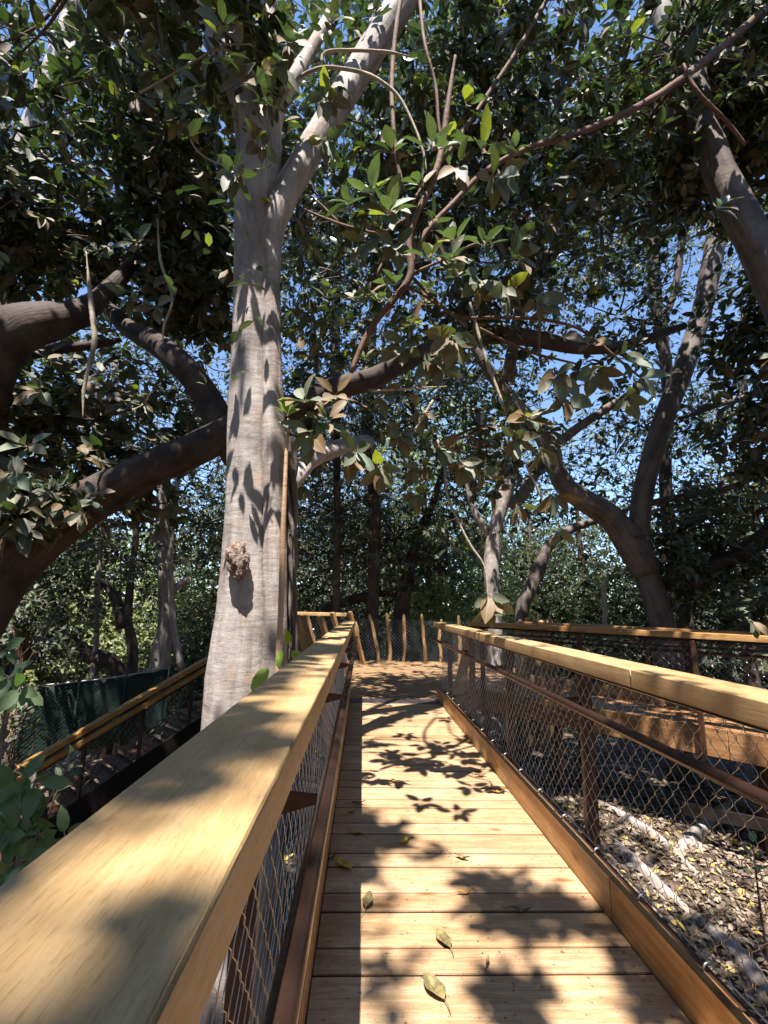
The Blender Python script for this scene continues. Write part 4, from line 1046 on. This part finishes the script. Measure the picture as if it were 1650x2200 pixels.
simple_tree('thin_grey_fig', 'thin grey trunk catching the sun at the far left of the grove',
    [(13.5, [(205,1400,12),(208,1310,11),(212,1220,11),(220,1130,9),(222,1040,7)])],
    B_MAIN, [W(200,1130,15,(1.8,1.5,1.2),110)], L_BACK)
simple_tree('centre_dark_fig', 'dark broad trunk rising behind the stake fence in the centre',
    [(16, [(862,1330,36),(868,1280,30),(880,1220,26),(905,1140,20),(930,1080,16),(955,1000,12)]), (16, [(872,1270,18),(915,1225,16),(960,1160,12)]), (16.5, [(690,1310,18),(770,1285,22),(830,1275,14),(880,1290,10)])],
    B_DARK, [W(850,1150,16,(2.6,1.8,1.8),190), W(720,1100,16,(2.4,1.8,2.2),190), W(960,1220,16,(1.8,1.5,1.5),120)], L_MID)
simple_tree('sunlit_stem_fig', 'short sunlit pale trunk above the far end of the right railing',
    [(12, [(1062,1320,30),(1058,1260,32),(1056,1200,34),(1062,1140,28),(1085,1060,30),(1100,1000,30),(1115,940,24),(1125,880,16)]), (12, [(1052,1150,18),(1025,1110,16),(1008,1060,12),(1000,1000,8)])],
    B_MAIN, [W(1010,1120,12.5,(1.3,1,.9),60), W(1080,900,12.5,(1.8,1.4,1.1),70), W(900,900,13,(2,1.6,1.6),160)], L_MID)
simple_tree('slanting_grey_fig', 'slanting grey trunk leaning right, just right of the sunlit pale one',
    [(11, [(1122,1325,30),(1138,1270,30),(1158,1220,28),(1180,1170,24),(1230,1135,18),(1300,1112,12),(1360,1090,8)])],
    B_MID, [W(1230,1060,12.5,(1.6,1.2,.8),60)], L_MID)
simple_tree('tall_back_fig', 'tall dark thin trunk rising straight behind the forked tree',
    [(11.5, [(1470,1300,26),(1445,1180,32),(1432,1080,26),(1430,980,24),(1436,860,24),(1425,740,24),(1408,640,26),(1402,540,24),(1386,440,22),(1370,360,18)]), (11.5, [(1424,700,14),(1450,620,14),(1462,540,14),(1480,460,10)])],
    B_DARK, [W(1400,300,12,(2.6,2,1.8),200), W(1480,800,12.5,(1.6,1.2,1.2),40), W(1300,560,12.5,(2.0,1.5,1.5),60), W(1540,1060,12,(1.8,1.5,1.0),60)], L_MID)
simple_tree('right_edge_fig', 'dark arching limb of a fig tree reaching in at the right edge above the railings',
    [(8.6, [(1760,1300,60),(1720,1200,50),(1650,1160,36),(1590,1190,34),(1530,1215,30),(1490,1260,22)]), (8.6, [(1700,1180,36),(1680,1120,24),(1640,1145,22),(1580,1180,14)])],
    B_DARK, [W(1560,1240,9,(1.6,1,.7),110), W(1620,1100,10,(1.3,1,.9),90), W(1640,1320,7.5,(.9,.6,.5),50)], L_MID)
simple_tree('top_centre_fig', 'vertical dark trunk seen through the leaves left of centre top',
    [(14.6, [(722,1330,16),(724,1100,16),(722,900,18),(720,760,20),(722,650,20),(726,500,18),(735,350,16)])],
    B_DARK, [W(700,450,9.5,(1.8,1.4,1.8),210), W(780,620,10,(1.8,1.4,1.5),190), W(680,750,10.5,(1.5,1.3,1.4),120), W(950,150,9,(2.4,1.5,1.6),220), W(600,150,9,(2,1.5,1.8),160)], L_MID)

simple_tree('hidden_fig', 'mostly hidden fig tree whose dense crown closes the view above the landing',
    [(15, [(800,1300,26),(805,1100,26),(790,900,24),(800,700,20),(820,500,14)])],
    B_DARK, [W(640,560,13,(2.6,2,2.2),220), W(640,950,15,(2.6,2,1.6),200), W(1000,560,14,(2.4,2,1.6),130), W(960,1030,15,(2.4,2,1.0),120), W(860,420,13,(3.0,2,2.2),220), W(1080,300,13,(3.0,2,2.0),220), W(760,820,14,(2.6,2,1.8),200), W(960,820,14,(2.4,2,1.6),150), W(1120,620,13,(2.4,2,2.0),150), W(900,100,12,(3,2,2),110), W(420,760,14,(2.6,2,2),80), W(1240,180,12,(2.4,2,1.6),60)], L_MID, group='trees of the grove')
simple_tree('far_right_fig', 'slim fig tree behind the right edge limb whose thin crown lets blue sky through',
    [(14, [(1600,1330,24),(1590,1150,22),(1600,950,20),(1590,700,14)])],
    B_DARK, [W(1420,620,14,(2.6,2,2.2),70), W(1560,820,14,(2.6,2,2.0),60), W(1320,980,15,(2.4,2,1.2),50), W(1500,1060,14,(2.4,2,1.0),70), W(1620,500,13,(2,2,2.4),80), W(1600,200,13,(2,2,2.4),80)], L_MID, group='trees of the grove')
# ---- wall of trees further back, all round the view
random.seed(11)
info = [(-120,20,'farthest left bushy tree behind the leaning trunk'),(90,22,'bright bushy tree seen in the gap under the great dark limb'),(300,24,'sunny yellow green tree behind the mottled trunk'),(470,20,'bushy tree directly behind the pale trunk'),
        (640,21,'dense dark tree behind the leaning timber posts'),(800,24,'dense tree behind the left half of the stake fence'),(960,20,'sun-speckled bushy tree behind the right half of the stake fence'),(1120,23,'leafy tree behind the short sunlit trunk'),
        (1290,21,'bushy green tree between the slanting and the forked trunks'),(1480,19,'dark bushy tree behind the foot of the forked tree'),(1660,18,'bushy tree at the right edge behind the railings'),(1850,20,'outer right tree at the edge of the grove')]
for i, (px, D, lab) in enumerate(info):
    g = at(px, 1340, D); t = tree('background_tree', lab, foot(g.x, D), 'bushy trees at the back of the grove')
    m = MB(); f0 = foot(g.x, D); sway = random.uniform(-1, 1)
    pp, rr = smooth_path([(f0-Vector((0, 0, .3)), .32), (f0+Vector((sway*.3, 0, 2)), .22), (f0+Vector((sway, 0, 4.5)), .16), (f0+Vector((sway*1.2, 0, 8)), .08)], .4)
    m.tube(pp, rr, 10, wob=.12, seed=i)
    for k in range(5):
        h = random.uniform(1.2, 5); a_ = random.uniform(0, 6.28); p = f0+Vector((sway*.2*h/2, 0, h))
        e = p+Vector((math.cos(a_)*2.2, math.sin(a_)*1.5, random.uniform(1, 2.5)))
        q, r2 = smooth_path([(p, .09), ((p+e)/2+Vector((0, 0, -.2)), .06), (e, .03)], .3); m.tube(q, r2, 6, wob=.1, seed=k)
    m.build('trunk', B_MID if i % 2 else B_DARK, t, smooth=True, bark=True)
    X = f0.x; z0 = f0.z
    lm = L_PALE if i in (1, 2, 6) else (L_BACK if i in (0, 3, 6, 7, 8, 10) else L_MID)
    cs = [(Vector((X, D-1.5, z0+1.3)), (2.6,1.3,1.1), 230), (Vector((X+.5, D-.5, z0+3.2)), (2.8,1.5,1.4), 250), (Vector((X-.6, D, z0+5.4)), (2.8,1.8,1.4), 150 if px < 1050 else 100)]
    if px < 1000: cs += [(Vector((X+.3, D, z0+8)), (3.0,2,1.8), 170), (Vector((X, D+1, z0+11.5)), (3.2,2.2,2.2), 150)]
    else: cs += [(Vector((X+.3, D, z0+7.6)), (2.8,2,1.3), 46), (Vector((X, D+1, z0+11.5)), (3.0,2.2,1.8), 50)]
    if i in (1, 2): cs = cs[:3]
    elif px < 1400: cs += [(Vector((X, D+2.5, z0+2.5)), (2.8,1.2,2.0), 160), (Vector((X+1, D+3, z0+6)), (3.0,1.2,2.0), 150)]
    crown(t, lm, cs, 7, .17, 0, twig_mat=B_DARK if i % 2 else None, mul=5)
# the wood goes on behind the viewer and at both sides
wd_ = []
while len(wd_) < 15000:
    a_ = random.uniform(1.0, 2*math.pi-1.0); D = random.uniform(10, 17); x_ = math.sin(a_)*D; y_ = math.cos(a_)*D+2
    h_ = random.uniform(0, 13); wd_.append((x_, y_, GZ+h_))
P = np.array(wd_); pos, d, nr, LL = rosettes(P, rng.normal(size=P.shape)+np.array([0, 0, .8]), 6, .42, .3)
tag(link('surrounding_wood', leaves_mesh('surrounding_wood', pos, d, nr, LL, 0), L_MID), 'leafy wood closing in at the sides and behind the boardwalk', 'wood', kind='stuff')
# low dark thicket behind everything
th = []
for i in range(16000):
    a_ = random.uniform(-1.15, 1.15); D = random.uniform(24, 34); x_ = math.sin(a_)*D; y_ = math.cos(a_)*D
    th.append((x_, y_, gz(x_, y_)+abs(random.gauss(0, 1))*3.6))
P = np.array(th); pos, d, nr, LL = rosettes(P, rng.normal(size=P.shape)+np.array([0, -.3, .8]), 7, .30, .3)
tag(link('thicket', leaves_mesh('thicket', pos, d, nr, LL, 0), L_MID), 'dense far-off undergrowth closing the view between the trunks', 'thicket', kind='stuff')
#@@SPLIT
# ================================================================== undergrowth, litter, roots
def shrub(label, px, py, D, n, L, mat, hgt=.8, name='leafy_shrub'):
    c = at(px, py, D); b = Vector((c.x, c.y, min(c.z-.2, gz(c.x, c.y)))); b.z = max(b.z, c.z-1.1); t = empty(name, b, label, 'shrub', 'young shrubs growing beside the rail')
    m = MB(); cl = []
    for i in range(n):
        e = c + Vector((random.gauss(0, .22), random.gauss(0, .18), random.gauss(0, .22)))
        mid = (b+e)/2+Vector((random.gauss(0, .08), random.gauss(0, .05), 0))
        q, r_ = smooth_path([(b, .012), (mid, .009), (e, .005)], .15); m.tube(q, r_, 5, wob=.1)
        ax = (e-mid).normalized(); tt = ax.orthogonal().normalized(); s = ax.cross(tt)
        for k in range(random.randint(5, 8)):
            a_ = k*2.4+i; tl = .5+.6*k/7; d = ax*math.cos(tl)+(tt*math.cos(a_)+s*math.sin(a_))*math.sin(tl)+Vector((0, 0, -.25)); d.normalize()
            cl.append((e+d*L*.2-ax*.03*k, d, ax-d*ax.dot(d)+Vector((0, -.3, .3)), L*random.uniform(.6, 1.1), e))
    m.build('stems', B_TWIG, t, smooth=True, bark=True)
    me = leaves_mesh('leaves', [tuple(l[0]) for l in cl], [tuple(l[1]) for l in cl], [tuple(l[2]) for l in cl], [l[3] for l in cl], 2, wid=.5)
    link('leaves', me, mat, t)
random.seed(3)
def sprig(label, pts, L, base):
    c0 = at(*base); t = empty('leafy_shrub', foot(c0.x, c0.y), label, 'shrub', 'young shrubs growing beside the rail'); cl = []; m = MB()
    for (px, py, D, ax, n, sp_) in pts:
        cl += cluster(px, py, D, ax, n, L, sp_, .3); e = at(px, py, D)
        q, r_ = smooth_path([(Vector((c0.x, c0.y, gz(c0.x, c0.y)-.1)), .014), (c0, .010), ((c0+e)/2+Vector((0, 0, .03)), .006), (e, .003)], .1); m.tube(q, r_, 5, wob=.1)
    m.build('stems', B_MID, t, smooth=True, bark=True); build_clusters('leaves', cl, L_SHRUB, t)
sprig('pale green shrub at the left edge, level with the dark stair railing', [(20,1455,1.9,(.2,-.6,.4),7,0),(45,1475,1.85,(.5,-.5,-.2),6,1),(-10,1500,1.9,(.1,-.6,-.2),5,2),(5,1400,2.0,(.3,-.4,.3),4,1)], .085, (10,1560,2.05))
sprig('grey green shrub with broad limp leaves below the stair foot', [(40,1685,1.8,(.2,-.6,.4),7,0),(75,1680,1.8,(.6,-.5,.1),5,1),(25,1720,1.8,(-.1,-.6,-.4),6,2),(60,1745,1.85,(.2,-.5,-.6),5,0)], .095, (50,1800,1.95))
sprig('low shrub at the bottom left, against the rail cap', [(60,1775,1.8,(.1,-.5,.3),6,0),(85,1790,1.8,(.5,-.5,-.1),5,1),(20,1800,1.7,(0,-.5,.2),7,2),(110,1830,1.85,(.3,-.5,.3),6,1),(140,1800,1.95,(.3,-.5,.3),5,1),(40,1850,1.7,(.1,-.5,.3),7,1)], .085, (60,1890,1.9))
shrub('dark low bush in shade behind the shrubs at left', 40, 1640, 3.6, 14, .11, L_MID)
shrub('small green tuft beside the roots at the lower right edge', 1650, 1850, 3.3, 3, .08, L_SHRUB)
shrub('leafy bush above the green screened fence at its left end', 60, 1330, 9.5, 40, .16, L_MID)
shrub('low bush in front of the left end of the green screened fence', 30, 1530, 8.5, 20, .14, L_BACK)

# ground litter
def litter():
    n = 60000
    x = rng.uniform(-13, 13, n); y = rng.uniform(.5, 22, n)
    x[:15000] = rng.uniform(1.4, 6.5, 15000); y[:15000] = rng.uniform(1.2, 9, 15000)
    z = np.array([gz(a, b) for a, b in zip(x, y)])+rng.uniform(.005, .04, n)
    P = np.stack([x, y, z], 1); d = rng.normal(size=(n, 3)); d[:, 2] *= .25
    nr = np.array([0, 0, 1.])+rng.normal(size=(n, 3))*.35
    me = leaves_mesh('leaf_litter', P, d, nr, rng.uniform(.05, .12, n), 1, wid=.5)
    mt, nn, b = newmat('dry_leaf'); geo = N(nn, 'ShaderNodeNewGeometry')
    nn.links.new(ramp(nn, geo.outputs['Random Per Island'], [(0, (.08, .05, .03)), (.35, (.16, .105, .07)), (.6, (.33, .25, .175)), (.9, (.24, .185, .135)), (.96, (.5, .35, .07)), (1, (.55, .40, .10))]).outputs[0], b.inputs['Base Color'])
    b.inputs['Roughness'].default_value = .7
    tag(link('leaf_litter', me, mt), 'dry fallen leaves covering the forest floor', 'leaf litter', kind='stuff')
    return mt
DRY = litter()
# surface roots to the right, seen through the mesh
random.seed(9)
for i, (lab, pts, r_) in enumerate([
  ('pale surface root lying across the leaf litter under the side walkway', [(1130,1640),(1200,1690),(1300,1740),(1400,1800),(1500,1880)], .07),
  ('thick grey root beside the mesh railing near the lower right', [(1340,1830),(1420,1900),(1500,1960),(1580,2030),(1640,2110)], .08),
  ('forked root rising from the soil at right below the walkway beam', [(1480,1820),(1530,1780),(1580,1740),(1640,1760)], .10),
  ('low root seen between the first two mesh railing posts', [(1100,1600),(1170,1625),(1240,1650),(1320,1640)], .06)]):
    P = []
    for px, py in pts:
        p = on(px, py, GZ+.72); p.z = gz(p.x, p.y)-r_*.15; P.append((p, r_*random.uniform(.6, 1.1)))
    P.insert(0, (P[0][0]*2-P[1][0]+Vector((0, 0, -.2)), r_*.5)); P.append((P[-1][0]*2-P[-2][0]+Vector((0, 0, -.15)), r_*.5))
    root = empty('tree_root', P[1][0], lab, 'root', 'roots on the forest floor')
    q, rr = smooth_path(P, .12); m = MB(); m.tube(q, rr, 12, wob=.25, seed=i)
    for k in range(3):
        j = random.randrange(3, len(q)-3); a_ = random.uniform(0, 6.28); e = q[j]+Vector((math.cos(a_)*.9, math.sin(a_)*.9, -.22))
        s2, r2 = smooth_path([(q[j], rr[j]*.6), ((q[j]+e)/2+Vector((0, 0, .05)), rr[j]*.4), (e, .02)], .1); m.tube(s2, r2, 8, wob=.2, seed=k)
    m.build('root_body', B_MAIN, root, smooth=True, bark=True)
# left side roots
for i, (lab, pts, r_) in enumerate([
  ('pale root running over the soil beneath the stair railing', [(150,1740),(230,1700),(330,1670),(420,1640)], .14),
  ('large grey buttress root under the near rail at the bottom', [(440,2250),(480,2120),(520,2000),(545,1900)], .10)]):
    P = []
    for px, py in pts:
        p = on(px, py, GZ+.05); p.z = gz(p.x, p.y)+r_*.3; P.append((p, r_*random.uniform(.7, 1.1)))
    root = empty('tree_root', P[1][0], lab, 'root', 'roots on the forest floor')
    q, rr = smooth_path(P, .12); m = MB(); m.tube(q, rr, 12, wob=.2, seed=i+5); m.build('root_body', B_MAIN, root, smooth=True, bark=True)

# ------------------------------------------------------------------ single fallen leaves on the planks
def mleaf(name, c, c2, e=None):
    mt, nn, b = newmat(name); tc = N(nn, 'ShaderNodeTexCoord'); x = N(nn, 'ShaderNodeTexNoise', i_Scale=30, i_Detail=4); nn.links.new(tc.outputs['Object'], x.inputs['Vector'])
    nn.links.new(ramp(nn, x.outputs[0], [(.4, c), (.6, c2)]).outputs[0], b.inputs['Base Color']); b.inputs['Roughness'].default_value = .5
    return mt
YEL = mleaf('yellow_leaf', (.42, .26, .03), (.62, .45, .07)); OLV = mleaf('olive_leaf', (.13, .10, .045), (.25, .20, .08)); BRN = mleaf('brown_leaf', (.10, .05, .025), (.22, .12, .05)); ORA = mleaf('orange_leaf', (.40, .20, .05), (.5, .3, .1))
def fallen(px, py, ang, L, mat, label, curl=.15, wid=.5):
    p = on(px, py, .006); a_ = R(ang); d = Vector((math.cos(a_), math.sin(a_), 0)); s = Vector((-d.y, d.x, 0)); Z = Vector((0, 0, 1))
    V = []; F = []; ns = 9
    for i in range(ns):
        t = i/(ns-1); hw = wid/2*L*(math.sin(math.pi*t**.85)**.8 if 0 < t < 1 else .01)
        c = p+d*(t-.5)*L + Z*(.004+curl*L*(abs(t-.45)*2)**2*.5+.004*math.sin(t*9))
        for k in (-1, -.5, 0, .5, 1):
            V.append(c+s*hw*k*(1-curl*abs(k)*.3)+Z*(abs(k)**1.5*hw*(.2+curl*1.6)+.003*math.sin(k*5+t*8)))
    for i in range(ns-1):
        for k in range(4): F.append((i*5+k, i*5+k+1, (i+1)*5+k+1, (i+1)*5+k))
    rt = empty('fallen_leaf', p, label, 'leaf', 'fallen leaves on the boardwalk')
    m = MB(); m.add(V, F); o = m.build('blade', mat, rt, smooth=True); md = o.modifiers.new('t', 'SOLIDIFY'); md.thickness = .0008
    e = p - d*(.5*L); m = MB(); z1 = Z*(.004+curl*L*.4)
    m.tube([p+d*L*.3+Z*.006, p+Z*.0035, e+z1, e-d*L*.25+Z*.006+s*L*.05, e-d*L*.45+Z*.006+s*L*.13], [.0006, .0012, .0018, .0018, .0014], 5)
    m.build('stalk', mat, rt, smooth=True)
fallen(952,2020,112,.12,OLV,'grey olive leaf with long stalk lying mid-deck near the viewer',.10,.52)
fallen(932,2125,118,.14,OLV,'large dry olive leaf nearest the bottom edge of the deck',.10,.55)
fallen(868,1810,235,.11,YEL,'bright yellow curled leaf in the middle of the deck',.3,.4)
fallen(765,1790,160,.12,ORA,'orange leaf lying flat near the left side board',.1,.4)
fallen(740,1862,130,.13,YEL,'yellow leaf half in the rail shadow at the left side board',.2,.5)
fallen(790,1940,80,.12,OLV,'upright brown leaf standing behind the two olive leaves',.25,.5)
fallen(993,1845,-35,.10,BRN,'crumpled red brown leaf right of the yellow curled one',.35,.3)
fallen(1000,1920,10,.10,ORA,'thin orange leaf in the shadow patch above the olive leaf',.3,.25)
fallen(1120,1960,-15,.10,BRN,'thin dark brown curled leaf in the broad shadow patch',.4,.22)
fallen(1070,1703,0,.12,ORA,'folded orange leaf near the right side board',.25,.35)
fallen(1033,1668,5,.13,BRN,'nearly black leaf right of the branch shadow',.3,.3)
fallen(1048,2068,70,.05,BRN,'tiny reddish leaf scrap near the bottom of the deck',.3,.35)
fallen(848,1680,-20,.08,YEL,'small yellow leaf on the far branch shadow',.2,.5)
fallen(770,1728,10,.11,BRN,'dark leaf at the rail shadow edge beyond the orange leaf',.3,.3)
fallen(757,1748,40,.09,OLV,'small curled grey leaf beside the rail shadow edge',.4,.25)
fallen(715,1845,60,.08,BRN,'dark curled leaf tucked against the left side board',.4,.25)
